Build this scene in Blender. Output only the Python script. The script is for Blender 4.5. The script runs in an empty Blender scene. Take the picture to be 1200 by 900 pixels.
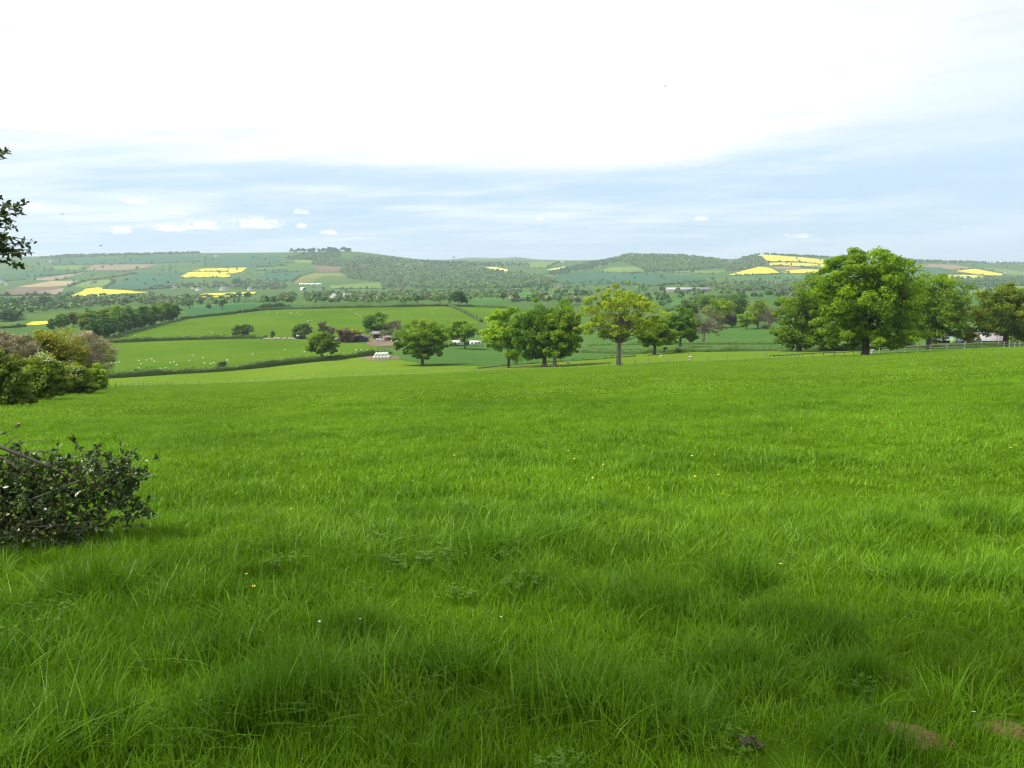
import bpy, math, random
import numpy as np
from mathutils import Vector, Matrix
from mathutils.geometry import delaunay_2d_cdt

R = np.random.default_rng(7)
random.seed(7)
SC = bpy.context.scene
COL = SC.collection
F = 950.0                       # focal length in pixels of the 1200 px wide photograph
PITCH = math.radians(8.4)
EYE = 1.65
CP, SP = math.cos(PITCH), math.sin(PITCH)

# ------------------------------------------------------------------ terrain
def tdep(y):                    # tangent of the dip angle of a photo row
    return math.tan(PITCH - math.atan((450.0 - y) / F))

CTRL = {   # photo column -> (distance, photo row); the first entry is the edge of the near pasture
 -700: [(210,458),(270,448),(420,404),(520,392),(700,376),(1000,362),(1500,350),(2200,340),(2800,330),(3500,315),(4200,303),(4600,300)],
 -150: [(204,458),(270,447),(420,404),(520,392),(700,376),(1000,362),(1500,350),(2200,340),(2800,330),(3500,315),(4200,304),(4600,300.5)],
 0:    [(200,455),(270,445),(420,402),(520,392),(650,381),(1000,364),(1500,350),(2200,340),(2800,329),(3500,314),(4200,304),(4600,301)],
 200:  [(205,451),(280,437),(425,398.5),(620,375.5),(1000,363),(1500,350),(2200,342),(2800,331),(3500,313),(4200,301),(4600,297)],
 300:  [(207,448),(290,430.5),(428,397),(680,364.5),(1000,354),(1500,348),(2200,341),(2800,329),(3500,311),(4200,299),(4500,296)],
 400:  [(205,442),(312,419),(400,402),(700,360.8),(1000,353),(1500,346),(2200,339),(2800,326),(3300,311),(3800,298.5),(4150,294)],
 500:  [(195,438.5),(275,427),(310,415.5),(400,401),(720,358.8),(1000,352),(1500,345),(2200,338),(2800,327),(3300,316),(3800,307),(4200,304.5)],
 600:  [(182,433.5),(240,427),(300,419),(400,402),(720,362),(1000,352),(1500,344),(2200,335),(2800,326),(3500,315),(4500,308),(6000,304)],
 700:  [(174,430),(230,420),(262,413),(320,404),(450,390),(700,370),(1000,356),(1500,344),(2200,335),(2800,326),(3400,315),(4000,306),(4500,304.5)],
 740:  [(171,428),(225,417.5),(255,411.5),(312,403),(440,389),(650,372),(1000,355),(1500,343),(2200,334),(2800,325),(3400,311),(3900,299.5),(4200,298)],
 800:  [(166,425),(215,414.5),(240,410.5),(300,402),(420,388),(550,376),(800,360),(1100,350),(1600,340),(2200,332),(2800,323),(3300,312),(3900,301),(4200,299.5)],
 850:  [(163,422.5),(210,413.5),(235,410),(297,401.5),(410,388),(535,376),(780,360),(1100,349),(1600,340),(2200,332.5),(2800,323),(3400,314),(3900,306),(4200,304)],
 900:  [(160,420.5),(205,412.5),(228,409.5),(294,401),(400,388),(520,376),(750,360),(1100,348),(1600,340),(2200,333),(2800,323),(3400,310),(4200,298),(4400,297.5)],
 1014: [(149,416),(200,411),(228,408.5),(300,400),(520,378),(800,362),(1200,348),(1800,339),(2400,332),(3000,323),(3700,311),(4300,303)],
 1100: [(150,411),(200,408.5),(250,404.5),(300,400),(520,380),(800,362),(1200,348),(1800,339),(2400,332.5),(3000,325),(3700,314),(4500,306)],
 1200: [(152,407.5),(200,405.5),(300,399),(520,380),(800,362),(1200,348),(1800,340),(2400,333),(3000,327),(3700,318),(4700,309)],
 1900: [(160,402),(200,401),(300,396),(520,380),(800,362),(1200,348),(1800,340),(2400,333),(3000,327),(3700,318),(4700,308)],
}
TAIL = {500:[(5500,306),(8500,304.6),(9300,305.2),(14000,307)], 600:[(7600,304.5),(9000,303.6),(9600,304.3),(14000,307)],
        700:[(6500,306),(8600,306.2),(9300,306.5),(14000,308)], 400:[(5200,300),(8500,304),(9300,305),(14000,307)]}

def pchip(x, y, xi):
    x = np.asarray(x, float); y = np.asarray(y, float)
    h = np.diff(x); d = np.diff(y) / h
    m = np.zeros_like(y)
    m[0], m[-1] = d[0], d[-1]
    for k in range(1, len(x) - 1):
        if d[k-1] * d[k] > 0:
            w1 = 2*h[k] + h[k-1]; w2 = h[k] + 2*h[k-1]
            m[k] = (w1 + w2) / (w1/d[k-1] + w2/d[k])
    i = np.clip(np.searchsorted(x, xi) - 1, 0, len(x) - 2)
    t = (xi - x[i]) / h[i]
    return ((1+2*t)*(1-t)**2*y[i] + t*(1-t)**2*h[i]*m[i] + t*t*(3-2*t)*y[i+1] + t*t*(t-1)*h[i]*m[i+1])

NL = 520
LOGY = np.linspace(math.log(2.0), math.log(14500.0), NL)
CX = sorted(CTRL)
CS = np.array([(x - 600) / F for x in CX])
EDGE_Y = np.array([CTRL[x][0][0] for x in CX], float)
A_CTRL = np.array([tdep(CTRL[x][0][1]) - EYE / CTRL[x][0][0] for x in CX])
rows = []
for x, a in zip(CX, A_CTRL):
    pts = CTRL[x] + TAIL.get(x, [(5600, CTRL[x][-1][1] + 3), (8500, CTRL[x][-1][1] + 4.5), (14000, 308)])
    e = CTRL[x][0][0]
    Ys = [1.9, 2.5, 3, 4, 5, 7, 10, 14, 20, 28, 40, 56, 80, 110, e * .85]
    ts = [a + EYE / Y for Y in Ys]
    Ys += [p[0] for p in pts] + [15000]
    ts += [tdep(p[1]) for p in pts] + [tdep(308)]
    rows.append(pchip(np.log(Ys), ts, LOGY))
NS = 321
SG = np.linspace(-1.35, 1.35, NS)
rows = np.array(rows)
TAB = np.array([pchip(CS, rows[:, k], SG) for k in range(NL)]).T      # [s, logY]
K = np.exp(-np.linspace(-3.2, 3.2, 9)**2); K /= K.sum()
far_w = np.clip((LOGY - math.log(230)) / 0.5, 0, 1)
sm = TAB.copy()
pad = np.pad(TAB, ((4, 4), (0, 0)), mode='edge')
sm = sum(K[i] * pad[i:i + NS] for i in range(9))
TAB = TAB * (1 - far_w) + sm * far_w

def vnoise(x, y, seed=0):       # smooth value noise, 0..1
    x = np.asarray(x, float); y = np.asarray(y, float)
    xi = np.floor(x).astype(np.int64); yi = np.floor(y).astype(np.int64)
    fx = x - xi; fy = y - yi
    fx = fx*fx*(3-2*fx); fy = fy*fy*(3-2*fy)
    def hsh(a, b):
        n = (a * 374761393 + b * 668265263 + seed * 974634777) & 0xFFFFFFFF
        n = ((n ^ (n >> 13)) * 1274126177) & 0xFFFFFFFF
        return ((n ^ (n >> 16)) & 0xFFFF) / 65535.0
    return (hsh(xi, yi)*(1-fx) + hsh(xi+1, yi)*fx)*(1-fy) + (hsh(xi, yi+1)*(1-fx) + hsh(xi+1, yi+1)*fx)*fy

HUMPS = [(-430, 9000, 22, 190), (45, 9000, 22, 150), (-190, 9000, 5, 150)]   # low distant hills
def ground(X, Y):
    X = np.asarray(X, float); Y = np.asarray(Y, float)
    se = X / np.hypot(np.maximum(Y, 0), 20.0)
    Yc = np.maximum(Y, 2.05)
    u = np.clip((se - SG[0]) / (SG[1] - SG[0]), 0, NS - 1.001)
    v = np.clip((np.log(Yc) - LOGY[0]) / (LOGY[1] - LOGY[0]), 0, NL - 1.001)
    i = u.astype(int); j = v.astype(int); a = u - i; b = v - j
    t = (TAB[i, j]*(1-a) + TAB[i+1, j]*a)*(1-b) + (TAB[i, j+1]*(1-a) + TAB[i+1, j+1]*a)*b
    z = EYE - Yc * t
    an = np.interp(se, CS, A_CTRL)
    z = np.where(Y < 30, -an * Y, z)
    for hx, hy, ha, hs in HUMPS: z = z + ha*np.exp(-((X-hx)/hs)**2 - ((Y-hy)/900.)**2)
    w = np.clip((Y + 5) / 8, 0, 1) * np.clip((190 - Y) / 60, 0, 1)
    z = z + w * ((vnoise(X / 1.1, Y / 1.1, 3) - .5) * .05 + (vnoise(X / 4.5, Y / 4.5, 5) - .5) * .10 * np.clip(Y / 6, 0, 1))
    return z

def gz(x, y): return float(ground(x, y))

def ray(px, py):
    u = (px - 600) / F; w = (450 - py) / F
    d = CP + w * SP
    return u / d, (-SP + w * CP) / d            # X/Y, Z/Y
_YS = np.exp(np.linspace(math.log(2.1), math.log(12500), 1500))
def hit(px, py):                # first point of the terrain seen at a photo pixel
    s, tz = ray(px, py)
    g = ground(s * _YS, _YS)
    below = (EYE + tz * _YS) <= g
    if below.any():
        k = int(np.argmax(below))
        if k > 0:
            a0 = (EYE + tz*_YS[k-1]) - g[k-1]; a1 = (EYE + tz*_YS[k]) - g[k]
            f = a0 / (a0 - a1)
            Y = _YS[k-1] + f * (_YS[k] - _YS[k-1])
        else: Y = _YS[0]
    else:
        el = (g - EYE) / _YS
        el[_YS < 2500] = -9
        el[_YS > 7000] = -9
        Y = _YS[int(np.argmax(el))]
    return Vector((s * Y, Y, gz(s * Y, Y)))
def at(px, Y, py=410):          # terrain point in a photo column at a chosen distance
    s, _ = ray(px, py)
    return Vector((s * Y, Y, gz(s * Y, Y)))

# ------------------------------------------------------------------ materials
MATS = {}
def nodes_of(name):
    m = bpy.data.materials.new(name); m.use_nodes = True
    nt = m.node_tree; nt.nodes.clear()
    out = nt.nodes.new('ShaderNodeOutputMaterial')
    return m, nt, out
def N(nt, t, **kw):
    n = nt.nodes.new(t)
    for k, v in kw.items(): setattr(n, k, v)
    return n
def rgba(c): return (c[0], c[1], c[2], 1)
def mixc(nt, a, b, fac, mode='MIX'):
    n = N(nt, 'ShaderNodeMix', data_type='RGBA', blend_type=mode)
    for sock, v in ((n.inputs[0], fac), (n.inputs[6], a), (n.inputs[7], b)):
        if hasattr(v, 'is_linked') or hasattr(v, 'links'): nt.links.new(v, sock)
        elif isinstance(v, (int, float)): sock.default_value = v
        else: sock.default_value = rgba(v)
    return n.outputs[2]
def noise(nt, scale, detail=3, rough=.55, vec=None, out='Fac'):
    if vec is None:
        vec = N(nt, 'ShaderNodeNewGeometry').outputs['Position']
    n = N(nt, 'ShaderNodeTexNoise'); n.inputs['Scale'].default_value = scale
    n.inputs['Detail'].default_value = detail; n.inputs['Roughness'].default_value = rough
    nt.links.new(vec, n.inputs['Vector'])
    return n.outputs[out]
def ramp(nt, v, a, b):
    n = N(nt, 'ShaderNodeMapRange'); nt.links.new(v, n.inputs[0])
    n.inputs[1].default_value = a; n.inputs[2].default_value = b
    n.interpolation_type = 'SMOOTHSTEP'
    return n.outputs[0]

def plain(name, col, rough=.7, var=.15, scale=3.0, metal=0.0):
    if name in MATS: return MATS[name]
    m, nt, out = nodes_of(name)
    p = N(nt, 'ShaderNodeBsdfPrincipled'); p.inputs['Roughness'].default_value = rough
    p.inputs['Metallic'].default_value = metal
    c = mixc(nt, tuple(x*(1-var) for x in col), tuple(min(1, x*(1+var)) for x in col), noise(nt, scale, 4))
    nt.links.new(c, p.inputs['Base Color']); nt.links.new(p.outputs[0], out.inputs[0])
    MATS[name] = m; return m

def leafmat(name, lo, hi, trans=.58, rough=.55, spec=.18):
    if name in MATS: return MATS[name]
    m, nt, out = nodes_of(name)
    at_ = N(nt, 'ShaderNodeAttribute', attribute_name='tint')
    oi = N(nt, 'ShaderNodeObjectInfo')
    c = mixc(nt, lo, hi, at_.outputs['Fac'])
    hv = N(nt, 'ShaderNodeHueSaturation'); nt.links.new(c, hv.inputs['Color'])
    v = N(nt, 'ShaderNodeMapRange'); nt.links.new(oi.outputs['Random'], v.inputs[0]); v.inputs[3].default_value = .85; v.inputs[4].default_value = 1.15
    nt.links.new(v.outputs[0], hv.inputs['Value'])
    p = N(nt, 'ShaderNodeBsdfPrincipled'); p.inputs['Roughness'].default_value = rough
    p.inputs['Specular IOR Level'].default_value = spec
    nt.links.new(hv.outputs[0], p.inputs['Base Color'])
    t = N(nt, 'ShaderNodeBsdfTranslucent')
    c2 = mixc(nt, hv.outputs[0], (1.25, 1.15, .55), 1.0, 'MULTIPLY')
    nt.links.new(c2, t.inputs['Color'])
    mx = N(nt, 'ShaderNodeMixShader'); mx.inputs[0].default_value = trans
    nt.links.new(p.outputs[0], mx.inputs[1]); nt.links.new(t.outputs[0], mx.inputs[2])
    nt.links.new(mx.outputs[0], out.inputs[0])
    MATS[name] = m; return m

def fieldmat(name, lo, hi, big=.01, fine=.25, fleck=None):
    if name in MATS: return MATS[name]
    m, nt, out = nodes_of(name)
    p = N(nt, 'ShaderNodeBsdfPrincipled'); p.inputs['Roughness'].default_value = .9
    p.inputs['Specular IOR Level'].default_value = .0
    a = noise(nt, big, 5, .6); b = noise(nt, fine, 4, .7)
    f = N(nt, 'ShaderNodeMath', operation='MULTIPLY_ADD'); nt.links.new(b, f.inputs[0]); f.inputs[1].default_value = .55; nt.links.new(a, f.inputs[2])
    c = mixc(nt, lo, hi, ramp(nt, f.outputs[0], .52, 1.05))
    if fleck:
        c = mixc(nt, c, fleck, ramp(nt, noise(nt, big*3.1, 5, .7), .56, .72))
    nt.links.new(c, p.inputs['Base Color']); nt.links.new(p.outputs[0], out.inputs[0])
    MATS[name] = m; return m

# ------------------------------------------------------------------ mesh helpers
def mesh_np(name, V, Q, mats, tint=None, mi=None, smooth=False):
    V = np.asarray(V, np.float32).reshape(-1, 3); Q = np.asarray(Q, np.int32)
    k = Q.shape[1]
    me = bpy.data.meshes.new(name)
    me.vertices.add(len(V)); me.vertices.foreach_set('co', V.ravel())
    me.loops.add(Q.size); me.loops.foreach_set('vertex_index', Q.ravel())
    me.polygons.add(len(Q)); me.polygons.foreach_set('loop_start', np.arange(0, Q.size, k, dtype=np.int32))
    try: me.polygons.foreach_set('loop_total', np.full(len(Q), k, np.int32))
    except Exception: pass
    for m in (mats if isinstance(mats, (list, tuple)) else [mats]): me.materials.append(m)
    if mi is not None: me.polygons.foreach_set('material_index', np.asarray(mi, np.int32))
    if tint is not None:
        at_ = me.attributes.new('tint', 'FLOAT', 'FACE'); at_.data.foreach_set('value', np.asarray(tint, np.float32))
    me.update(calc_edges=True)
    if smooth: me.polygons.foreach_set('use_smooth', np.ones(len(Q), bool))
    me.validate()
    return me

def tag(o, label=None, cat=None, group=None, kind=None):
    if label: o['label'] = label
    if cat: o['category'] = cat
    if group: o['group'] = group
    if kind: o['kind'] = kind
    return o
def ob(name, me, parent=None, loc=None):
    o = bpy.data.objects.new(name, me); COL.objects.link(o)
    if parent: o.parent = parent
    if loc is not None: o.location = loc
    return o
def empty(name, loc, rz=0.0):
    o = bpy.data.objects.new(name, None); COL.objects.link(o)
    o.location = loc; o.rotation_euler = (0, 0, rz); o.empty_display_size = .3
    return o
def copy_tree(o, parent=None):
    c = o.copy(); COL.objects.link(c); c.parent = parent
    for ch in o.children: copy_tree(ch, c)
    return c

class MB:                       # collects quads
    def __init__(s): s.V = []; s.Q = []; s.T = []; s.M = []; s.n = 0
    def add(s, V, Q, tint=.5, m=0):
        V = np.asarray(V, float).reshape(-1, 3); Q = np.asarray(Q, int)
        s.V.append(V); s.Q.append(Q + s.n); s.n += len(V)
        s.T.append(np.broadcast_to(np.asarray(tint, float), (len(Q),)).copy()); s.M.append(np.full(len(Q), m))
    def box(s, c, d, rz=0.0, m=0, top=1.0):
        x, y, z = d[0]/2, d[1]/2, d[2]/2
        v = np.array([(-x,-y,-z),(x,-y,-z),(x,y,-z),(-x,y,-z),(-x*top,-y*top,z),(x*top,-y*top,z),(x*top,y*top,z),(-x*top,y*top,z)])
        cr, sr = math.cos(rz), math.sin(rz)
        v = np.c_[v[:,0]*cr - v[:,1]*sr, v[:,0]*sr + v[:,1]*cr, v[:,2]] + np.array(c)
        s.add(v, [(0,3,2,1),(4,5,6,7),(0,1,5,4),(1,2,6,5),(2,3,7,6),(3,0,4,7)], .5, m)
    def tube(s, path, rad, k=6, m=0, tint=.5, cap=True):
        path = np.asarray(path, float); n = len(path)
        rad = np.broadcast_to(np.asarray(rad, float), (n,))
        tan = np.gradient(path, axis=0); tan /= np.linalg.norm(tan, axis=1)[:, None] + 1e-9
        ref = np.array([1., .13, .07]) if abs(tan[0, 2]) > .7 else np.array([.05, .1, 1.])
        a = np.cross(tan, ref); a /= np.linalg.norm(a, axis=1)[:, None] + 1e-9
        b = np.cross(tan, a)
        th = np.arange(k) * 2 * math.pi / k
        V = (path[:, None, :] + rad[:, None, None] * (np.cos(th)[None, :, None]*a[:, None, :] + np.sin(th)[None, :, None]*b[:, None, :])).reshape(-1, 3)
        Q = [(i*k + j, i*k + (j+1) % k, (i+1)*k + (j+1) % k, (i+1)*k + j) for i in range(n-1) for j in range(k)]
        if cap and k % 2 == 0:
            for e in (0, (n-1)*k):
                for j in range(1, k//2): Q.append((e + j - 1, e + j, e + k - 1 - j, e + k - j))
        s.add(V, Q, tint, m)
    def leaves(s, P, Nn, a, b, tint, rng, m=0):
        P = np.asarray(P); n = len(P)
        if n == 0: return
        Nn = Nn / (np.linalg.norm(Nn, axis=1)[:, None] + 1e-9)
        r = rng.normal(size=(n, 3))
        t = np.cross(Nn, r); t /= np.linalg.norm(t, axis=1)[:, None] + 1e-9
        bt = np.cross(Nn, t)
        a = np.broadcast_to(np.asarray(a, float), (n,))[:, None]; b = np.broadcast_to(np.asarray(b, float), (n,))[:, None]
        V = np.stack([P - t*a, P + bt*b + Nn*b*.25, P + t*a, P - bt*b + Nn*b*.25], 1).reshape(-1, 3)
        s.add(V, np.arange(4*n).reshape(-1, 4), tint, m)
    def mesh(s, name, mats, smooth=False):
        return mesh_np(name, np.concatenate(s.V), np.concatenate(s.Q), mats, np.concatenate(s.T), np.concatenate(s.M), smooth)
    def build(s, name, mats, parent=None, loc=None, smooth=False):
        return ob(name, s.mesh(name, mats, smooth), parent, loc)

def rdir(n, rng):
    v = rng.normal(size=(n, 3)); return v / np.linalg.norm(v, axis=1)[:, None]
# ------------------------------------------------------------------ ground sheets
GRASS_LO, GRASS_HI = (.050, .135, .010), (.105, .215, .020)
m_near = fieldmat('pasture_turf', (.034,.076,.004), (.055,.112,.006), .12, 1.6)
m_far = fieldmat('farmland_turf', (0.044, 0.091, 0.025), (0.072, 0.126, 0.032), .004, .03)

NC = 420
cs = np.linspace(-1.32, 1.32, NC)
edge = np.interp(cs, CS, EDGE_Y)
def grid_mesh(name, X, Y, mat):
    Z = ground(X, Y)
    nr, nc = X.shape
    i = np.arange(nr*nc).reshape(nr, nc)
    Q = np.stack([i[:-1, :-1], i[:-1, 1:], i[1:, 1:], i[1:, :-1]], -1).reshape(-1, 4)
    return mesh_np(name, np.stack([X, Y, Z], -1), Q, mat, smooth=True)
r1 = np.linspace(0, 1, 420)[:, None]
Yn = -30 + 30*np.minimum(r1/.10, 1) + np.where(r1 > .10, edge[None, :]*((np.exp((r1-.10)/.90*3.4)-1)/(math.exp(3.4)-1)), 0)
Xn = cs[None, :] * np.where(Yn > 0, Yn + 25*(1 - Yn/edge[None, :]), 25)
tag(ob('pasture', grid_mesh('pasture', Xn, Yn, m_near)), kind='structure')
r2 = np.linspace(0, 1, 470)[:, None]
Yf = edge[None, :] * np.exp(r2 * np.log(14000/edge[None, :]))
tag(ob('farmland', grid_mesh('farmland', cs[None, :]*Yf, Yf, m_far)), kind='structure')

# field colours: lo, hi
FM = {
 'lime':   fieldmat('field_lime', (0.078, 0.138, 0.012), (0.110, 0.175, 0.019), .02, .3),
 'bright': fieldmat('field_bright', (0.053, 0.109, 0.009), (0.078, 0.138, 0.014), .02, .3),
 'bluegreen': fieldmat('field_bluegreen', (0.044, 0.099, 0.022), (0.061, 0.124, 0.031), .02, .3),
 'teal':   fieldmat('field_teal', (0.031, 0.088, 0.044), (0.045, 0.109, 0.053), .006, .05),
 'deep':   fieldmat('field_deep', (0.031, 0.088, 0.033), (0.048, 0.114, 0.043), .006, .05),
 'mid':    fieldmat('field_mid', (0.047, 0.113, 0.029), (0.069, 0.143, 0.038), .006, .05),
 'pale':   fieldmat('field_pale', (0.091, 0.150, 0.034), (0.128, 0.187, 0.047), .006, .05),
 'olive':  fieldmat('field_olive', (0.103, 0.125, 0.032), (0.147, 0.162, 0.047), .006, .05),
 'rape':   fieldmat('field_rape', (.34,.32,.025), (.50,.43,.050), .008, .06),
 'paler':  fieldmat('field_pale_rape', (0.428, 0.399, 0.111), (0.517, 0.487, 0.181), .008, .06),
 'tan':    fieldmat('field_tan', (0.164, 0.132, 0.077), (0.214, 0.170, 0.101), .008, .06),
 'sand':   fieldmat('field_sand', (0.239, 0.202, 0.101), (0.290, 0.239, 0.131), .008, .06),
 'plough': fieldmat('field_plough', (.105,.085,.055), (.155,.120,.080), .012, .06),
 'pink':   fieldmat('field_pink', (.185,.150,.100), (.235,.190,.130), .008, .06),
 'earth':  fieldmat('yard_earth', (.110,.085,.055), (.175,.140,.095), .08, .8),
}
FNAME = {'rape': 'rapeseed_field', 'paler': 'rapeseed_field', 'tan': 'ploughed_field', 'sand': 'ploughed_field', 'plough': 'ploughed_field', 'pink': 'ploughed_field', 'earth': 'yard'}

def inside(px, py, poly):
    px = np.asarray(px); py = np.asarray(py); r = np.zeros(px.shape, bool)
    n = len(poly)
    for i in range(n):
        x1, y1 = poly[i]; x2, y2 = poly[(i+1) % n]
        if y1 == y2: continue
        r ^= ((y1 > py) != (y2 > py)) & (px < (x2-x1)*(py-y1)/(y2-y1) + x1)
    return r

def sheet(name, wpoly, mat, level=1, k=2.2e-4):
    P = [(p.x, p.y) for p in wpoly]
    xs = [p[0] for p in P]; ys = [p[1] for p in P]
    ym = sum(ys)/len(ys)
    g = max(1.5, ym*.011)
    gx = np.arange(min(xs)+g*.37, max(xs), g); gy = np.arange(min(ys)+g*.41, max(ys), g)
    while len(gx)*len(gy) > 9000:
        g *= 1.3; gx = np.arange(min(xs)+g*.37, max(xs), g); gy = np.arange(min(ys)+g*.41, max(ys), g)
    bd = []
    for i in range(len(P)):
        a, b = P[i], P[(i+1) % len(P)]
        n = max(1, int(math.hypot(b[0]-a[0], b[1]-a[1])/g))
        bd += [(a[0]+(b[0]-a[0])*t/n, a[1]+(b[1]-a[1])*t/n) for t in range(n)]
    GX, GY = np.meshgrid(gx, gy) if len(gx) and len(gy) else (np.zeros((0,)), np.zeros((0,)))
    GX = GX.ravel(); GY = GY.ravel()
    if len(GX):
        ok = inside(GX, GY, bd); GX = GX[ok]; GY = GY[ok]
    pts = [Vector(p) for p in bd] + [Vector((x, y)) for x, y in zip(GX, GY)]
    nb = len(bd)
    vo, _, fo, *_ = delaunay_2d_cdt(pts, [(i, (i+1) % nb) for i in range(nb)], [], 1, 1e-4)
    X = np.array([v.x for v in vo]); Y = np.array([v.y for v in vo])
    Z = ground(X, Y) + np.maximum(.03, Y*k)*level
    me = bpy.data.meshes.new(name); me.from_pydata(list(zip(X, Y, Z)), [], [tuple(f) for f in fo]); me.materials.append(mat)
    me.polygons.foreach_set('use_smooth', np.ones(len(me.polygons), bool)); me.update()
    if me.polygons and me.polygons[0].normal.z < 0: me.flip_normals()
    return tag(ob(name, me), kind='structure')
FIELDS = [
 ('lime', [(104,456.5),(125,441),(260,433.5),(377,421.5),(440,414.5),(470,422),(560,429),(640,425),(700,419),(770,414),(900,412),(1000,411.5),(1012,416),(905,420.5),(800,425.3),(700,430.3),(600,434),(500,438.9),(400,442.5),(300,448.5),(200,451.5)], 1),
 ('bluegreen', [(470,421.5),(455,414),(540,404),(600,403),(690,408),(745,414),(700,418.5),(640,424.5),(560,428.5)], 1),
 ('bright', [(118,440),(112,402),(290,397),(330,396),(445,404),(440,413),(377,420.5),(260,432.5)], 1),
 ('bright', [(118,400),(150,391),(212,375.5),(270,369),(330,364.5),(400,361.3),(525,359.3),(563,377),(556,392),(500,400),(440,398),(330,395),(290,396)], 1),
 ('bright', [(527,359.3),(604,362.5),(604,378),(565,378)], 1),
 ('bluegreen', [(690,402),(700,385),(790,395),(838,382),(860,377),(882,379),(904,386),(935,392),(960,408),(800,410),(700,409)], 1),
 ('bluegreen', [(866,344),(927,341),(935,345),(915,356),(875,348)], 1),
 ('mid', [(1000,352),(1200,338),(1200,346),(1100,355),(1000,366)], 1),
 ('mid', [(780,352),(800,346),(840,345),(830,352),(790,362)], 1),
 # left hillside
 ('tan', [(100,317),(110,310.3),(185,310),(170,314.2),(140,317)], 1),
 ('pink', [(38,327),(100,319),(93,321.5),(60,329),(45,328.5)], 1),
 ('sand', [(20,336),(60,329.5),(92,329),(78,335),(40,337)], 1),
 ('plough', [(0,342.5),(20,337),(60,335.5),(74,337),(62,341),(27,346),(8,345)], 1),
 ('pink', [(27,346.5),(50,341),(75,337.5),(70,345),(45,346)], 1),
 ('pale', [(83,336),(100,329.5),(135,328),(122,336),(95,337.5)], 1),
 ('rape', [(83,346.5),(100,338.5),(115,336.8),(157,341),(150,343.3),(125,345.5),(117,347.2)], 1),
 ('rape', [(150,341.4),(178,342.6),(150,344)], 1),
 ('rape', [(209,325.2),(222,318.9),(232,318.5),(268,318.6),(270,325)], 1),
 ('rape', [(223,318.2),(238,314.8),(290,313.6),(283,318.6),(270,321),(268,318.2)], 1),
 ('rape', [(228,346.5),(240,344),(300,342),(298,345),(275,348),(240,348)], 1),
 ('rape', [(30,380.5),(38,377),(66,375.6),(64,379),(42,381)], 1),
 ('teal', [(136,332),(162,320),(215,318.5),(208,326),(200,336),(160,339),(122,336.5)], 1),
 ('teal', [(60,309.5),(75,304),(160,301.5),(235,299),(235,306),(160,309)], 1),
 ('deep', [(0,322),(60,316),(98,318),(60,323),(30,327),(0,330)], 1),
 ('teal', [(240,300),(300,298.5),(330,300),(325,309),(300,313),(240,312)], 1),
 ('pale', [(60,313),(98,310.5),(92,316),(66,316)], 1),
 ('teal', [(302,329),(310,320.5),(355,318.5),(347,325),(340,329)], 1),
 ('mid', [(300,313.5),(338,311),(336,316),(300,317.5)], 1),
 ('pale', [(345,305),(366,305),(364,309),(345,308)], 1),
 ('plough', [(366,312),(398,312),(402,318),(376,319.5),(370,315)], 1),
 ('olive', [(343,331),(350,325),(365,320.5),(395,320),(411,323),(405,325),(380,323.5),(368,330),(352,332)], 1),
 ('pale', [(386,334.5),(448,331.5),(448,338),(388,338)], 1),
 ('mid', [(358,343),(380,340),(383,346),(360,350)], 1),
 ('mid', [(228,356),(290,354),(345,351),(352,358),(300,362),(232,370)], 1),
 ('deep', [(212,360),(300,357),(300,362),(225,371)], 2),
 ('pale', [(462,309.5),(480,306.5),(506,308.5),(500,311.5),(470,313)], 1),
 ('pale', [(460,317),(480,315.5),(500,322),(490,326),(462,323)], 1),
 ('paler', [(568,313.2),(580,313),(595,316),(594,318.3),(578,316)], 1),
 ('mid', [(545,356),(560,348),(600,343.5),(640,342),(680,341),(684,344),(640,350),(600,354),(556,359)], 1),
 ('pale', [(614,309),(630,306.5),(655,306.8),(640,314),(622,314)], 1),
 ('paler', [(640,316.5),(660,312.8),(674,312.5),(655,316.5)], 1),
 ('pale', [(685,313.5),(705,307.5),(711,308.5),(700,314.5)], 1),
 ('pale', [(700,318.5),(715,313.5),(745,312.8),(762,318),(735,320)], 1),
 ('teal', [(650,321),(690,319),(760,320.5),(826,325),(828,329),(770,335),(700,333.5),(655,331)], 1),
 ('tan', [(620,328.5),(628,322.5),(648,323),(652,331)], 1),
 ('pale', [(765,319.5),(800,317.5),(855,317),(838,321),(800,321)], 1),
 ('rape', [(852,322.5),(870,317.5),(889,312.5),(904,314.5),(914,320),(880,322)], 1),
 ('rape', [(886,299.3),(903,298.8),(925,300.5),(968,304.5),(966,309.5),(930,307.2),(900,306),(892,302)], 1),
 ('rape', [(900,308.3),(930,307.8),(968,310),(966,314),(935,312),(903,311.5)], 1),
 ('tan', [(904,312.4),(932,312.7),(944,315),(912,316.3)], 1),
 ('rape', [(914,317.3),(946,315.5),(966,316.5),(960,320),(922,320.3)], 1),
 ('mid', [(850,323.5),(910,322.5),(960,321),(955,327),(900,331),(858,329)], 1),
 ('tan', [(1066,311.5),(1090,309.5),(1115,310.3),(1142,314),(1120,317),(1100,314.5)], 1),
 ('teal', [(1066,314.5),(1090,314),(1116,317.6),(1104,321.5),(1072,321.5)], 1),
 ('rape', [(1118,317.4),(1142,314.8),(1176,321),(1172,323.5),(1150,322.3)], 1),
 ('rape', [(1105,322.3),(1130,322),(1155,323.5),(1150,326.3),(1108,326.3)], 1),
 ('pale', [(1146,314.5),(1175,315),(1206,320),(1206,324),(1178,321.5)], 1),
 ('pale', [(1130,338),(1206,335),(1206,340),(1130,346)], 2),
 ('earth', [(428,405),(432,397.5),(462,396.5),(476,401),(470,405.5),(440,406.5)], 2),
 ('earth', [(420,421.5),(434,417.5),(466,417.5),(470,420.5),(445,423)], 2),
]
for key, poly, lv in FIELDS:
    sheet(FNAME.get(key, 'meadow_field'), [hit(*p) for p in poly], FM[key], lv)

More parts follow.
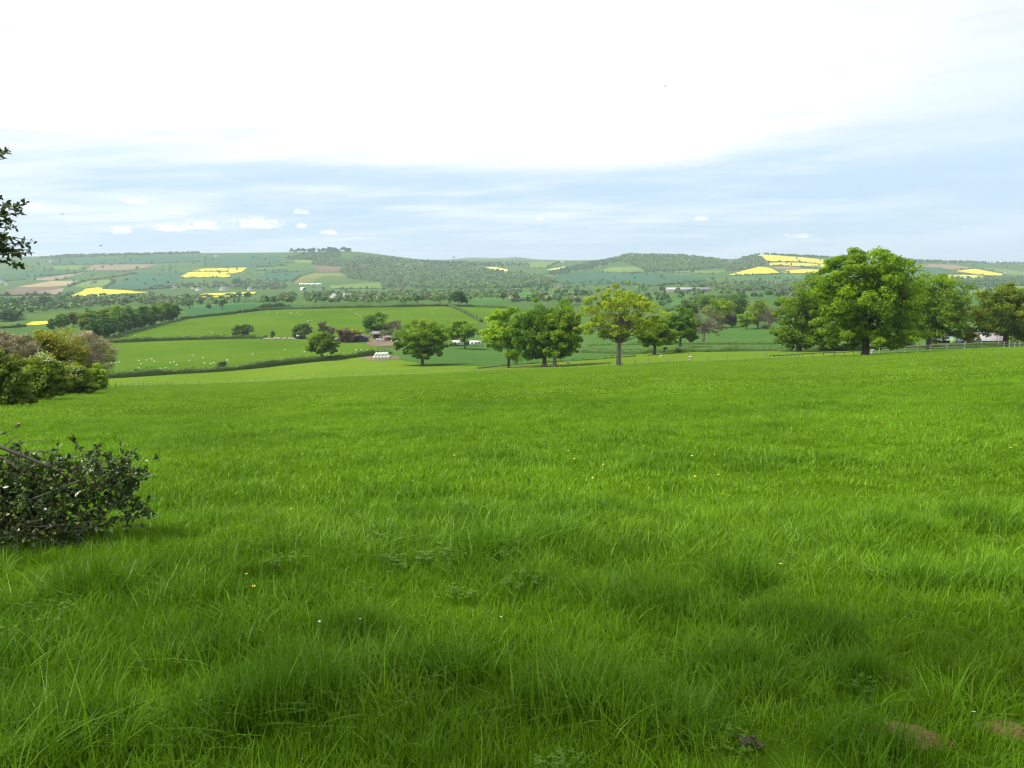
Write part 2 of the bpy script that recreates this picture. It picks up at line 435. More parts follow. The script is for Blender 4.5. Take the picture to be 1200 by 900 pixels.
# ------------------------------------------------------------------ world, sun, camera, air
SUN_EL, SUN_AZ = 56.0, -100.0       # azimuth clockwise from the view direction: the sun stands high on the left
wd = bpy.data.worlds.new('World'); SC.world = wd; wd.use_nodes = True
nt = wd.node_tree; nt.nodes.clear()
wo = N(nt, 'ShaderNodeOutputWorld'); bg = N(nt, 'ShaderNodeBackground'); nt.links.new(bg.outputs[0], wo.inputs[0])
SKY_STR = .088
bg.inputs['Strength'].default_value = SKY_STR
sky = N(nt, 'ShaderNodeTexSky', sky_type='NISHITA'); sky.sun_disc = False
sky.sun_elevation = math.radians(SUN_EL); sky.sun_rotation = math.radians(SUN_AZ)
sky.air_density = 1.0; sky.dust_density = .6; sky.ozone_density = 2.0
tc = N(nt, 'ShaderNodeTexCoord')
sep = N(nt, 'ShaderNodeSeparateXYZ'); nt.links.new(tc.outputs['Generated'], sep.inputs[0])
def M(op, a, b=None, c=None, clamp=False):
    n = N(nt, 'ShaderNodeMath', operation=op); n.use_clamp = clamp
    for i, v in enumerate((a, b, c)):
        if v is None: continue
        if isinstance(v, (int, float)): n.inputs[i].default_value = v
        else: nt.links.new(v, n.inputs[i])
    return n.outputs[0]
el = M('ARCSINE', sep.outputs['Z'])                     # radians
az = M('ARCTAN2', sep.outputs['X'], sep.outputs['Y'])   # clockwise from the view direction
# sheet of high cloud: coordinates of a plane overhead
zc = M('ADD', M('MAXIMUM', sep.outputs['Z'], 0.0), .07)
cmb = N(nt, 'ShaderNodeCombineXYZ')
nt.links.new(M('DIVIDE', sep.outputs['X'], zc), cmb.inputs[0]); nt.links.new(M('DIVIDE', sep.outputs['Y'], zc), cmb.inputs[1])
mp = N(nt, 'ShaderNodeMapping'); nt.links.new(cmb.outputs[0], mp.inputs[0])
mp.inputs['Rotation'].default_value = (0, 0, math.radians(24)); mp.inputs['Scale'].default_value = (.42, 1.0, 1); mp.inputs['Location'].default_value = (3.1, 1.7, .4)
n1 = noise(nt, .55, 7, .56, mp.outputs[0])
n2 = noise(nt, 2.2, 6, .6, mp.outputs[0])
# angular streaks near the horizon
cm2 = N(nt, 'ShaderNodeCombineXYZ'); nt.links.new(M('MULTIPLY', az, 2.6), cm2.inputs[0]); nt.links.new(M('MULTIPLY_ADD', el, 26.0, M('MULTIPLY', az, -2.2)), cm2.inputs[1])
n3 = noise(nt, 1.0, 6, .55, cm2.outputs[0])
azr = ramp(nt, az, .16, .60)                             # the veil thins towards the right
lim = M('MULTIPLY_ADD', azr, .10, .105)                 # elevation where white takes over
lim = M('ADD', lim, M('MULTIPLY', ramp(nt, az, .35, -.45), .012))
e1 = M('SUBTRACT', M('ADD', el, M('ADD', M('MULTIPLY', M('SUBTRACT', n3, .5), .16), M('MULTIPLY', M('SUBTRACT', n1, .5), .16))), lim)
veil = ramp(nt, e1, -.040, .055)
veil2 = M('MULTIPLY', ramp(nt, M('ADD', M('MULTIPLY', n3, .7), M('MULTIPLY', n2, .3)), .42, .66), .62)
veil = M('MAXIMUM', veil, veil2)
veil = M('MULTIPLY', veil, M('SUBTRACT', 1.0, M('MULTIPLY', M('MULTIPLY', ramp(nt, az, .12, .50), ramp(nt, M('ADD', M('MULTIPLY', n2, .5), M('MULTIPLY', n3, .5)), .44, .60)), .62)))
puffs = None
TP = math.radians(8.4)
for (x, y, rx, ry) in [(10,222,15,6),(50,220,24,6),(171,222.5,18,4.5),(213,232,11,4),(213,238,15,3.5),(150,255,15,6),(205,255,24,7),(240,254,28,8),(305,255,34,9),(358,244,9,4),(357,260,7,4),(818,252,9,4),(390,269,12,4),(632,256,7,3.5),(930,268,16,4)]:
    a0 = math.atan((x-600)/F); e0 = math.atan((450-y)/F*math.cos(a0)) - TP
    dx = M('DIVIDE', M('SUBTRACT', az, a0), rx/F); dy0 = M('SUBTRACT', el, e0 - .3*ry/F)
    dy = M('MAXIMUM', M('DIVIDE', dy0, ry/F*1.25), M('DIVIDE', dy0, -ry/F*.35))
    d = M('SUBTRACT', 1.0, M('ADD', M('MULTIPLY', dx, dx), M('MULTIPLY', dy, dy)))
    puffs = d if puffs is None else M('MAXIMUM', puffs, d)
cm3 = N(nt, 'ShaderNodeCombineXYZ'); nt.links.new(az, cm3.inputs[0]); nt.links.new(M('MULTIPLY', el, 1.5), cm3.inputs[1])
n4 = noise(nt, 110, 6, .65, cm3.outputs[0])
pm = M('MULTIPLY', ramp(nt, M('ADD', puffs, M('MULTIPLY', M('SUBTRACT', n4, .5), 4.2)), -.2, 1.0), .85)
veil = M('MAXIMUM', veil, pm)
base = mixc(nt, sky.outputs[0], mixc(nt, (4.3, 5.8, 7.15), (6.6, 7.5, 8.3), ramp(nt, el, .07, .22)), .85)   # thin high cloud greys the blue everywhere
colr = mixc(nt, base, mixc(nt, (6.35, 6.75, 7.15), (8.6, 8.65, 8.7), ramp(nt, M('SUBTRACT', M('ADD', M('MULTIPLY', n2, .6), M('MULTIPLY', n3, .6)), M('MULTIPLY', azr, .24)), .30, .58)), veil)
nt.links.new(colr, bg.inputs['Color'])

sl = bpy.data.lights.new('sun', 'SUN'); sl.energy = 4.3; sl.angle = math.radians(4.0); sl.color = (1.0, .955, .87)
so = ob('sun', sl)
a, e = math.radians(SUN_AZ), math.radians(SUN_EL)
to_sun = Vector((math.sin(a)*math.cos(e), math.cos(a)*math.cos(e), math.sin(e)))
so.rotation_euler = to_sun.to_track_quat('Z', 'Y').to_euler(); so.location = (-60, 20, 120)

cam = bpy.data.cameras.new('camera'); co = ob('camera', cam); SC.camera = co
co.location = (0, 0, EYE); co.rotation_euler = (math.pi/2 - PITCH, 0, 0)
cam.sensor_width = 36; cam.lens = F/1200*36; cam.clip_start = .05; cam.clip_end = 40000
SC.view_settings.view_transform = 'Standard'; SC.view_settings.look = 'None'
SC.view_settings.exposure = .68; SC.view_settings.gamma = 1
SC.view_settings.use_curve_mapping = False
SC.render.resolution_x, SC.render.resolution_y = 1024, 768
SC.cycles.max_bounces = 6; SC.cycles.diffuse_bounces = 4; SC.cycles.glossy_bounces = 1; SC.cycles.transmission_bounces = 3; SC.cycles.volume_bounces = 0
SC.cycles.transparent_max_bounces = 4
SC.cycles.use_denoising = True; SC.cycles.denoising_prefilter = 'ACCURATE'; SC.cycles.filter_width = 1.2
SC.cycles.use_adaptive_sampling = True; SC.cycles.adaptive_threshold = .012; SC.cycles.adaptive_min_samples = 16

m, hn, hout = nodes_of('air')
pv = N(hn, 'ShaderNodeVolumePrincipled'); pv.inputs['Color'].default_value = (.74, .88, 1, 1); pv.inputs['Density'].default_value = 8.2e-5
pv.inputs['Anisotropy'].default_value = .2
hn.links.new(pv.outputs[0], hout.inputs['Volume'])
hb = MB(); zlo, zhi = -140.0, 190.0
hb.box((0, 6950, (zlo+zhi)/2), (38000, 14300+200, zhi-zlo))
tag(hb.build('haze', m), kind='stuff')
# ------------------------------------------------------------------ foliage
BARK = plain('bark', (.085, .070, .052), .9, .35, 2.5)
BARK_GREY = plain('bark_grey', (.17, .15, .115), .9, .35, 2.5)
LM = {
 'oak':    leafmat('leaf_oak', (0.094, 0.197, 0.010), (0.242, 0.387, 0.015)),
 'gold':   leafmat('leaf_oak_young', (0.168, 0.264, 0.016), (0.358, 0.473, 0.030)),
 'lime':   leafmat('leaf_spring', (0.137, 0.261, 0.013), (0.321, 0.474, 0.020)),
 'green':  leafmat('leaf_green', (0.068, 0.183, 0.015), (0.178, 0.316, 0.020)),
 'dark':   leafmat('leaf_dark', (0.043, 0.121, 0.022), (0.106, 0.222, 0.034)),
 'copper': leafmat('leaf_copper', (0.078, 0.054, 0.034), (0.186, 0.116, 0.059), .25),
 'brown':  leafmat('twig_brown', (0.196, 0.172, 0.092), (0.380, 0.328, 0.190), .1),
 'twigs': leafmat('twig_dark', (.080, .070, .045), (.155, .135, .085), .1),
 'rust':   leafmat('leaf_bronze', (0.104, 0.189, 0.015), (0.265, 0.340, 0.022)),
 'hedge':  leafmat('leaf_hedge', (0.042, 0.094, 0.013), (0.110, 0.181, 0.023), .25),
 'hedgelow': leafmat('leaf_hedge_trimmed', (0.050, 0.094, 0.013), (0.110, 0.169, 0.023), .2),
 'yellow': leafmat('leaf_willow', (0.187, 0.220, 0.030), (0.363, 0.374, 0.055)),
 'haw':    leafmat('leaf_hawthorn', (0.109, 0.186, 0.024), (0.265, 0.350, 0.044)),
 'grey':   leafmat('leaf_grey', (0.116, 0.147, 0.078), (0.248, 0.279, 0.171)),
 'far':    leafmat('leaf_far', (0.046, 0.112, 0.030), (0.096, 0.189, 0.042), .2),
 'far2':   leafmat('leaf_far_light', (0.087, 0.175, 0.038), (0.161, 0.273, 0.050), .25),
 'far3':   leafmat('twig_far', (0.103, 0.131, 0.050), (0.172, 0.200, 0.080), .1),
 'white':  leafmat('blossom', (.45, .48, .40), (.70, .70, .62), .3),
}

def crown_mesh(name, env, nclump, per, leaf, mat, rng, squash=.7, clump=.24, thin=.55, inner=.5, lo=None, bump=1.0):
    """env: ellipsoids (cx, cz, rx, rz[, cy]) in metres round the foot of the trunk. Returns mesh and clump centres."""
    mb = MB()
    vol = np.array([e[2]*e[2]*e[3] for e in env]); vol /= vol.sum()
    cen = []
    tries = 0
    while len(cen) < nclump and tries < nclump*20:
        tries += 1
        e = env[rng.choice(len(env), p=vol)]
        d = rdir(1, rng)[0]
        r = (.45 + .55*rng.random()**.6) * (1 + .10*bump*rng.normal())
        cy = e[4] if len(e) > 4 else 0
        p = np.array([e[0] + d[0]*r*e[2], cy + d[1]*r*e[2]*.9, e[1] + d[2]*r*e[3]])
        if lo is not None and p[2] < lo: continue
        cen.append((p, e))
    for p, e in cen:
        rc = clump * (e[2] + e[3])/2 * rng.uniform(.65, 1.35)
        n = int(per * rng.uniform(.7, 1.3))
        d = rdir(n, rng)
        rr = rng.random(n)**.45
        P = p + d * rr[:, None] * np.array([rc*1.15, rc*1.15, rc*squash])
        # tone belongs to the clump: some boughs leaf out earlier and are yellower
        tone = np.clip(.5 + .22*rng.normal() + .18*rng.normal(size=n), 0, 1)
        mb.leaves(P, d*.8 + rdir(n, rng)*.75 + np.array([0, 0, .35]), leaf*rng.uniform(.7, 1.3, n), leaf*thin*rng.uniform(.7, 1.3, n), tone, rng)
    ni = int(inner * nclump * per * .18)
    for e, w in zip(env, vol):
        k = int(ni*w)
        if k < 1: continue
        d = rdir(k, rng); rr = rng.random(k)**.5 * .72
        cy = e[4] if len(e) > 4 else 0
        P = np.array([e[0], cy, e[1]]) + d*rr[:, None]*np.array([e[2], e[2]*.9, e[3]])
        if lo is not None: P = P[P[:, 2] > lo]
        k = len(P)
        mb.leaves(P, rdir(k, rng), leaf*1.7, leaf*1.2, rng.random(k)*.5, rng)
    return mb.mesh(name, mat), [c[0] for c in cen]

def trunk_mesh(name, H, r0, cen, mat, rng, fork=.33, nlimb=14, lean=0.0, twigs=0):
    mb = MB()
    hf = H*fork
    top = np.array([lean*H, 0, H*.72])
    zz = np.array([-.35, .0, .12, .5, 1.0])
    path = np.array([(lean*hf*z, .04*hf*math.sin(3*z), hf*z if z >= 0 else -.5) for z in zz])
    mb.tube(path, np.array([1.6, 1.35, 1.05, .9, .8])*r0, 10)
    base = path[-1]
    if len(cen):
        cs_ = np.array(cen)
        idx = rng.permutation(len(cs_))[:nlimb]
        for i in idx:
            c = cs_[i]
            f = rng.uniform(.0, .8)
            st = base + (top - base)*f*.7 if rng.random() < .6 else base
            mid = st*.5 + c*.5 + np.array([0, 0, .10*np.linalg.norm(c - st)])*rng.uniform(-.3, 1.0)
            t = np.linspace(0, 1, 6)[:, None]
            pth = (1-t)**2*st + 2*t*(1-t)*mid + t*t*c + rng.normal(size=(6, 3))*.012*H*np.sin(t*math.pi)
            mb.tube(pth, np.linspace(.42*r0*(1-.4*f), .05*r0, 6), 5, cap=False)
            for _ in range(twigs):
                k = rng.integers(2, 6); s2 = pth[k]; e2 = s2 + (rdir(1, rng)[0] + np.array([0, 0, .25]))*H*rng.uniform(.06, .15)
                m2 = (s2 + e2)/2 + rng.normal(size=3)*.01*H
                mb.tube([s2, m2, e2], [.11*r0, .07*r0, .02*r0], 4, cap=False)
        mb.tube([base, base*.5 + top*.5 + rng.normal(size=3)*.02*H, top], [.75*r0, .45*r0, .1*r0], 8)
    return mb.mesh(name, mat, smooth=True)

def tree(base_px, env_px, label, cat='tree', name='tree', mat='oak', nclump=60, per=150, leaf=.30, group=None, bark=BARK, r0=None, fork=.3, seed=1, Y=None,
         nlimb=14, thin=.55, inner=.3, clump=.24, squash=.7, twigs=0, lo=None, bump=.6):
    """env_px: ellipsoids (cx, cy, rx, ry) in photo pixels at the distance of the trunk's foot."""
    rng = np.random.default_rng(seed*101 + 5)
    b = hit(*base_px) if Y is None else at(base_px[0], Y)
    by = base_px[1] if Y is None else None
    k = math.hypot(b.y, 0)/F * 1.0
    if by is None:
        by = 450 - F*math.tan(PITCH + math.atan2(b.z - EYE, b.y))
    env = [((e[0]-base_px[0])*k, (by - e[1])*k, e[2]*k, e[3]*k) + ((e[4]*k,) if len(e) > 4 else ()) for e in env_px]
    H = max(e[1] + e[3] for e in env)
    if lo is None: lo = max(.3, min(e[1]-e[3] for e in env)*.98)
    root = empty(name, b)
    tag(root, label, cat, group)
    cm, cen = crown_mesh('crown', env, nclump, per, leaf, LM[mat], rng, squash, clump, thin, inner, lo, bump)
    ob('crown', cm, root)
    ob('trunk', trunk_mesh('trunk', H, r0 or H*.026, cen, bark, rng, fork, nlimb, 0, twigs), root)
    return root

# parkland trees along the far edge of the pasture
tree((1014,417), [(1015,345,60,50),(980,365,32,38),(1052,362,34,40),(1010,315,46,27),(982,332,32,26),(1045,325,32,26),(1020,390,58,20)], 'largest oak, broad bright green crown above the horizon beside rail fence', name='oak_tree', nclump=420, per=110, leaf=.25, seed=1, fork=.22, r0=.62, clump=.155, nlimb=26)
tree((936,412), [(945,368,36,40),(922,378,20,30),(958,348,26,30),(955,394,40,16)], 'oak with forked trunk leaning into the left side of the largest oak', name='oak_tree', nclump=209, per=98, leaf=.30, seed=2, fork=.2, r0=.7, clump=0.190, nlimb=16)
tree((1088,409), [(1095,356,37,37),(1070,370,28,34),(1102,380,30,22)], 'rounded green oak immediately right of the largest oak', name='oak_tree', nclump=209, per=98, leaf=.29, seed=3, fork=.25, r0=.6, clump=0.190, nlimb=16)
tree((1178,406), [(1170,366,40,30),(1198,368,30,32),(1145,380,22,20),(1175,348,26,16)], 'wide low oak with bronze tinged leaves at the far right', name='oak_tree', mat='rust', nclump=228, per=98, leaf=.28, seed=4, fork=.28, r0=.62, clump=0.182, nlimb=18)
tree((725,429), [(727,370,47,31),(724,348,32,18),(706,380,30,18),(754,372,30,24),(733,338,18,10)], 'tall oak with thin yellow green leaves and bare dark limbs showing', name='oak_tree', mat='gold', nclump=230, per=46, leaf=.27, seed=5, fork=.27, r0=.50, clump=.145, bark=BARK_GREY, nlimb=60, inner=.05, twigs=4, squash=.6)
tree((638,430), [(640,386,36,33),(622,390,26,28),(655,382,26,30),(640,410,34,13)], 'dense dark green oak, middle trunk of the group of three', name='oak_tree', mat='green', nclump=199, per=98, leaf=.31, seed=6, fork=.22, r0=.55, clump=0.198, group=None)
tree((596,431), [(597,388,29,27),(580,394,16,20),(600,400,22,22)], 'yellower oak with slim trunk, left of the group of three', name='oak_tree', mat='lime', nclump=142, per=87, leaf=.31, seed=7, fork=.3, r0=.38, clump=0.205)
tree((650,430), [(662,384,20,26),(655,396,24,24),(668,402,14,14)], 'olive green oak with grey trunk, right of the group of three', name='oak_tree', mat='oak', nclump=133, per=87, leaf=.31, seed=8, fork=.3, r0=.46, clump=0.205, bark=BARK_GREY)
tree((495,428.5), [(497,394,30,19),(480,402,20,15),(512,402,18,14),(496,408,30,12)], 'round spreading oak on its own beside the white bale stack', name='oak_tree', mat='oak', nclump=209, per=87, leaf=.36, seed=9, fork=.2, r0=.6, clump=0.182, squash=.55)
tree((377,423), [(377,401,17,12),(369,407,12,9),(386,406,12,10)], 'small round oak standing in the trimmed hedge left of the farmyard', name='oak_tree', mat='oak', nclump=114, per=69, leaf=.36, seed=10, fork=.3, r0=.5, clump=0.205, squash=.6)
tree((767,416), [(767,388,19,19),(756,393,14,14),(778,394,16,14)], 'low round yellow green oak on the hedge behind the tall thin oak', name='oak_tree', mat='lime', nclump=171, per=69, leaf=.30, seed=11, fork=.22, r0=.45, clump=0.182)
tree((797,405), [(798,379,17,20),(806,386,13,16),(788,380,12,16)], 'dark green round oak left of the bare brown tree', name='oak_tree', mat='green', nclump=123, per=81, leaf=.34, seed=12, fork=.22, r0=.45, clump=0.213, Y=262)
tree((824,402), [(826,376,20,16),(816,380,14,14),(836,380,14,14)], 'bare brown tree with open twiggy crown in the blue green field', name='bare_tree', mat='twigs', nclump=70, per=60, leaf=.5, seed=13, fork=.3, r0=.5, clump=.26, thin=.09, inner=0, bark=BARK_GREY, nlimb=36, twigs=4, Y=285)
tree((545,405), [(542,386,15,12),(534,390,10,9),(552,390,9,8)], 'yellow green oak hiding white vehicles right of the lone round oak', name='oak_tree', mat='oak', nclump=95, per=69, leaf=.4, seed=14, fork=.3, clump=0.228, Y=350)
tree((440,397), [(440,379,13,14),(434,384,10,10),(446,384,9,10)], 'tall dark green tree behind the farmyard sheds', name='farmyard_tree', mat='green', nclump=50, per=120, leaf=.45, seed=15, fork=.2, clump=.32, Y=440)
tree((460,398), [(462,386,11,10)], 'bare brown tree behind the farm vehicles', name='bare_tree', mat='twigs', nclump=30, per=80, leaf=.7, seed=16, thin=.12, inner=0, clump=.35, bark=BARK_GREY, Y=440)
tree((407,400), [(405,393,10,8),(412,394,7,6)], 'dark copper leaved tree left of the farm shed', name='copper_tree', mat='copper', nclump=34, per=110, leaf=.4, seed=17, clump=.36, Y=405)
tree((355,396), [(356,387,11,8),(350,390,8,6)], 'bushy dull green tree beside the stone wall', name='farmyard_tree', mat='hedge', nclump=34, per=100, leaf=.45, seed=18, clump=.34, Y=430)
tree((379,396), [(379,382,6,7),(381,388,5,5)], 'narrow bare brown tree left of the copper leaved tree', name='bare_tree', mat='twigs', nclump=22, per=80, leaf=.6, seed=19, thin=.12, inner=0, clump=.4, bark=BARK_GREY, Y=435)
tree((388,397), [(388,388,6,6)], 'small bare twiggy tree between narrow bare tree and copper tree', name='bare_tree', mat='twigs', nclump=16, per=80, leaf=.6, seed=20, thin=.12, inner=0, clump=.45, bark=BARK_GREY, Y=435)
tree((452,401), [(453,393.5,7,5.5)], 'pale grey green willow beside the farm vehicles', name='willow_tree', mat='grey', nclump=22, per=90, leaf=.45, seed=21, clump=.45, Y=418)
tree((418,398), [(418,391,7,5)], 'small yellow flowering tree between copper tree and dark shed', name='farmyard_tree', mat='yellow', nclump=20, per=80, leaf=.4, seed=22, clump=.45, Y=420)
tree((285,397), [(286,386.5,11,6.5),(280,389,7,4)], 'small dark thorn tree standing in the upper sheep field hedge', name='thorn_tree', mat='hedge', nclump=30, per=100, leaf=.42, seed=23, clump=.33, Y=432, nlimb=10)
tree((538,358.5), [(538,348,11,7.5),(532,351,7,5),(545,351,6,5)], 'dark oak on the skyline hedge where the diagonal hedge begins', name='oak_tree', mat='dark', nclump=76, per=52, leaf=.6, seed=24, clump=0.228, Y=735)
# clump behind the blue green field, right of the middle
for i, (x, yb, cx, cy, rx, ry, mt, lb) in enumerate([
  (842,384,842,362,17,15,'lime','bright yellow green tree in the middle copse behind bare tree'),
  (862,380,862,359,16,14,'dark','large dark green tree at the back of the middle copse'),
  (888,385,890,366,16,14,'rust','brownish green tree at the right end of the middle copse'),
  (806,380,806,364,13,12,'hedge','dull brown green tree at the left end of the middle copse'),
  (826,366,826,354,14,10,'green','mid green tree rising behind the bare brown tree'),
  (852,366,850,351,13,9,'far2','pale green tree at the rear top of the middle copse'),
  (875,386,873,374,9,8,'lime','small light green tree in front of the middle copse'),
  (902,386,902,370,10,12,'brown','bare grey tree touching the forked trunk oak'),
  (858,384,856,374,8,7,'grey','small grey green willow in front of the middle copse')]):
    tree((x, yb), [(cx,cy,rx,ry),(cx-rx*.3,cy+ry*.3,rx*.7,ry*.7)], lb, name='bare_tree' if mt == 'brown' else 'copse_tree', mat='twigs' if mt == 'brown' else mt, nclump=38, per=70 if mt == 'brown' else 100, leaf=.5, seed=30+i, clump=.32, thin=.12 if mt == 'brown' else .55, inner=0 if mt == 'brown' else .5)
# shrubs behind the right fence
for i, (x, yb, cx, cy, rx, ry, mt, lb) in enumerate([
  (925,412,926,406,4,6,'dark','small dark conical bush by the forked trunk oak'),
  (1000,410,1005,404,22,6,'hedge','dark scrub under the largest oak'),
  (1055,407,1052,400,20,6,'hedge','dark scrub behind the fence right of the largest oak'),
  (1135,404,1136,396,7,8,'brown','brown shrub between blue container and slate roofed barn'),
  (1190,404,1192,397,14,7,'hedge','dark scrub behind the far right fence')]):
    tree((x, yb), [(cx,cy,rx,ry)], lb, cat='shrub', name='shrub', mat=mt, nclump=26, per=110, leaf=.26, seed=50+i, clump=.35, fork=.15, Y=232 if i else 215)

# made-up oak behind the viewpoint, out of frame, added only to shade the near grass
rng = np.random.default_rng(313)
b = Vector((-5.7, -2.2, gz(-5.7, -2.2)))
root = tag(empty('oak_tree', b), 'added unseen oak behind the left of the viewpoint, put in to shade the nearest grass', 'tree')
cm, cen = crown_mesh('crown', [(0.0, 9.2, 5.6, 3.4, 2.0), (2.4, 8.6, 3.6, 2.6, 3.4), (-1.5, 8.8, 4.6, 2.8, 3.4), (.5, 10.5, 4.6, 2.6, 2.0), (4.0, 9.6, 3.6, 1.8, 1.0)], 175, 24, .16, LM['oak'], rng, .6, .19, .55, .12, 4.6)
ob('crown', cm, root); ob('trunk', trunk_mesh('trunk', 12.0, .38, cen, BARK, rng, .35, 26), root)

# tall hedgerow on the left
for i, (x, Y, es, mt, n, per, lf, lb, nm) in enumerate([
  (4, 50, [(4,440,22,34),(-24,440,24,38),(14,456,20,20)], 'haw', 90, 150, .10, 'green hawthorn bush at the left edge of the hedgerow', 'hawthorn_bush'),
  (14, 84, [(16,410,26,22),(-8,406,22,20)], 'brown', 110, 90, .30, 'pinkish brown leafless shrub behind the left edge hawthorn', 'bare_shrub'),
  (62, 96, [(62,416,32,28),(48,408,24,20),(86,426,20,20)], 'yellow', 130, 150, .13, 'tall yellow green willow shrub in the left hedgerow', 'willow_shrub'),
  (48, 66, [(48,440,24,26),(30,446,18,24),(66,450,16,16)], 'haw', 110, 140, .11, 'leafy hawthorn in front of the yellow green willow shrub', 'hawthorn_bush'),
  (86, 88, [(86,442,20,18),(74,448,16,14),(98,450,14,12)], 'haw', 100, 140, .12, 'white flowering hawthorn between willow shrub and brown shrub', 'hawthorn_bush'),
  (106, 150, [(104,410,22,24),(116,418,18,22),(94,405,14,16)], 'brown', 130, 85, .42, 'large brown leafless shrub at the right end of the hedgerow', 'bare_shrub'),
  (108, 122, [(106,442,14,15),(116,449,9,9)], 'lime', 60, 130, .16, 'fresh green bush under the large brown shrub', 'hedgerow_bush')]):
    s_, _ = ray(x, 440)
    b = at(x, Y); rowb = 450 - F*math.tan(PITCH + math.atan2(b.z-EYE, b.y))
    t_ = tree((x, rowb), es, lb, cat='shrub', name=nm, mat=mt, nclump=n, per=per, leaf=lf, seed=70+i, clump=.27, fork=.12, r0=.09, thin=.10 if mt == 'brown' else .6, inner=0 if mt == 'brown' else .6, Y=Y, nlimb=24, twigs=2, lo=-.9)
    if i in (3, 4):
        rng = np.random.default_rng(400+i); mb = MB(); k = Y/F
        spots = [(80,428,10),(92,434,8),(84,436,7)] if i == 4 else [(55,412,6),(64,418,5),(22,428,5)]
        for (cx, cy, r) in spots:
            n = 46; P = np.array([(cx-x)*k, -1.1, (rowb-cy)*k]) + rng.normal(size=(n,3))*r*k*np.array([.75,.45,.4])
            mb.leaves(P, rdir(n, rng), .05, .05, rng.random(n), rng)
        mb.build('blossom', LM['white'], t_)

# ------------------------------------------------------------------ hedges
def hedge(pts, label, w=1.8, h=1.7, leaf=.22, mat='hedgelow', dens=9.0, group=None, seed=0, rough=.25, name='hedge', trees=0):
    rng = np.random.default_rng(900 + seed)
    P = [hit(*p) if not isinstance(p, Vector) else p for p in pts]
    seg = []
    for a_, b_ in zip(P[:-1], P[1:]):
        n = max(1, int((b_-a_).length/max(1.2, h*.6)))
        seg += [a_ + (b_-a_)*i/n for i in range(n)]
    seg.append(P[-1])
    X = np.array([p.x for p in seg]); Y = np.array([p.y for p in seg]); n = len(X)
    d = np.stack([np.gradient(X), np.gradient(Y)], 1) if n > 1 else np.array([[1., 0]])
    d /= np.linalg.norm(d, axis=1)[:, None] + 1e-9
    nx, ny = -d[:, 1], d[:, 0]
    hh = h*(1 + rough*(vnoise(np.arange(n)*.21, np.zeros(n), seed) - .5)*2 + rough*.6*rng.normal(size=n)*.5)
    ww = w*(1 + .2*rng.normal(size=n)*.5)
    o = P[0]
    mb = MB()
    prof = [(-.5, -.25), (-.52, .55), (-.30, .92), (.30, .92), (.52, .55), (.5, -.25)]
    V = []
    for (pu, pv) in prof:
        x = X + nx*pu*ww*.85; y = Y + ny*pu*ww*.85
        V.append(np.stack([x - o.x, y - o.y, ground(X, Y) + pv*hh*.9 - o.z], 1))
    V = np.stack(V, 1); k = len(prof)
    Q = [(i*k+j, (i+1)*k+j, (i+1)*k+j+1, i*k+j+1) for i in range(n-1) for j in range(k-1)]
    Q += [(0, 1, 4, 5), (1, 2, 3, 4)] + [((n-1)*k+q0, (n-1)*k+q1, (n-1)*k+q2, (n-1)*k+q3) for q0, q1, q2, q3 in ((5, 4, 1, 0), (4, 3, 2, 1))]
    mb.add(V.reshape(-1, 3), Q, rng.random(len(Q))*.4)
    L = float(np.sum(np.hypot(np.diff(X), np.diff(Y))))
    m_ = int(min(26000, max(120, L*(2*h + w)*dens*(.22/leaf)**2*.16)))
    f = rng.random(m_)*(n-1.001); i = f.astype(int); fr = f - i
    th = rng.random(m_)*math.pi
    pu = np.cos(th)*.56; pv = np.sin(th)**.6
    cx = X[i]*(1-fr) + X[np.minimum(i+1, n-1)]*fr; cy = Y[i]*(1-fr) + Y[np.minimum(i+1, n-1)]*fr
    gx = cx + nx[i]*pu*ww[i]; gy = cy + ny[i]*pu*ww[i]
    Z = ground(cx, cy) + pv*hh[i]*rng.uniform(.85, 1.1, m_)
    NN = np.stack([nx[i]*pu, ny[i]*pu, pv*.6], 1) + rdir(m_, rng)*.7
    mb.leaves(np.stack([gx - o.x, gy - o.y, Z - o.z], 1), NN, leaf*rng.uniform(.7, 1.4, m_), leaf*.7, np.clip(.5 + .3*rng.normal(size=m_), 0, 1), rng)
    for _ in range(int(L/trees) if trees else 0):
        c = rng.integers(0, n); q = 70; H = rng.uniform(5, 11); d = rdir(q, rng)
        mb.leaves(np.array([X[c]-o.x, Y[c]-o.y, float(ground(X[c], Y[c]))-o.z + H*.55]) + d*(rng.random(q)**.4)[:, None]*np.array([H*.5, H*.5, H*.48]), d + rdir(q, rng)*.6, 1.3, 1.0, np.clip(rng.normal(.5, .25, q), 0, 1), rng)
    return tag(mb.build(name, LM[mat], loc=o), label, 'hedge', group)

hedge([(-40,478),(0,473.2),(40,466.8),(80,460.6),(119,456.3)], 'leafy green hawthorn hedge running along the foot of the tall left shrubs', 2.0, 2.3, .13, 'haw', dens=9, seed=20, rough=.35)
hedge([(122,444),(200,439),(260,435.5),(330,428.5),(377,423.5),(438,416.5)], 'long trimmed hedge below the lower sheep field, up to the bale stack', 2.4, 2.4, .24, seed=1)
hedge([(442,414.5),(458,414.8)], 'short dark piece of hedge right behind the white bale stack', 2.0, 1.6, .25, seed=2)
hedge([(120,402.5),(180,400),(240,398),(290,396.8),(312,397)], 'trimmed hedge between the two sheep fields', 2.4, 2.5, .3, seed=3)
hedge([(212,374.5),(240,371.5),(270,368.5),(285,366)], 'hedge running right from the woodland corner to the skyline hedge', 2.4, 2.6, .4, 'hedge', seed=4)
hedge([(285,366.5),(310,363.5),(330,362.6),(400,361.2),(470,360),(524,359)], 'long skyline hedge along the top of the upper sheep field', 2.4, 2.6, .42, 'hedge', seed=5)
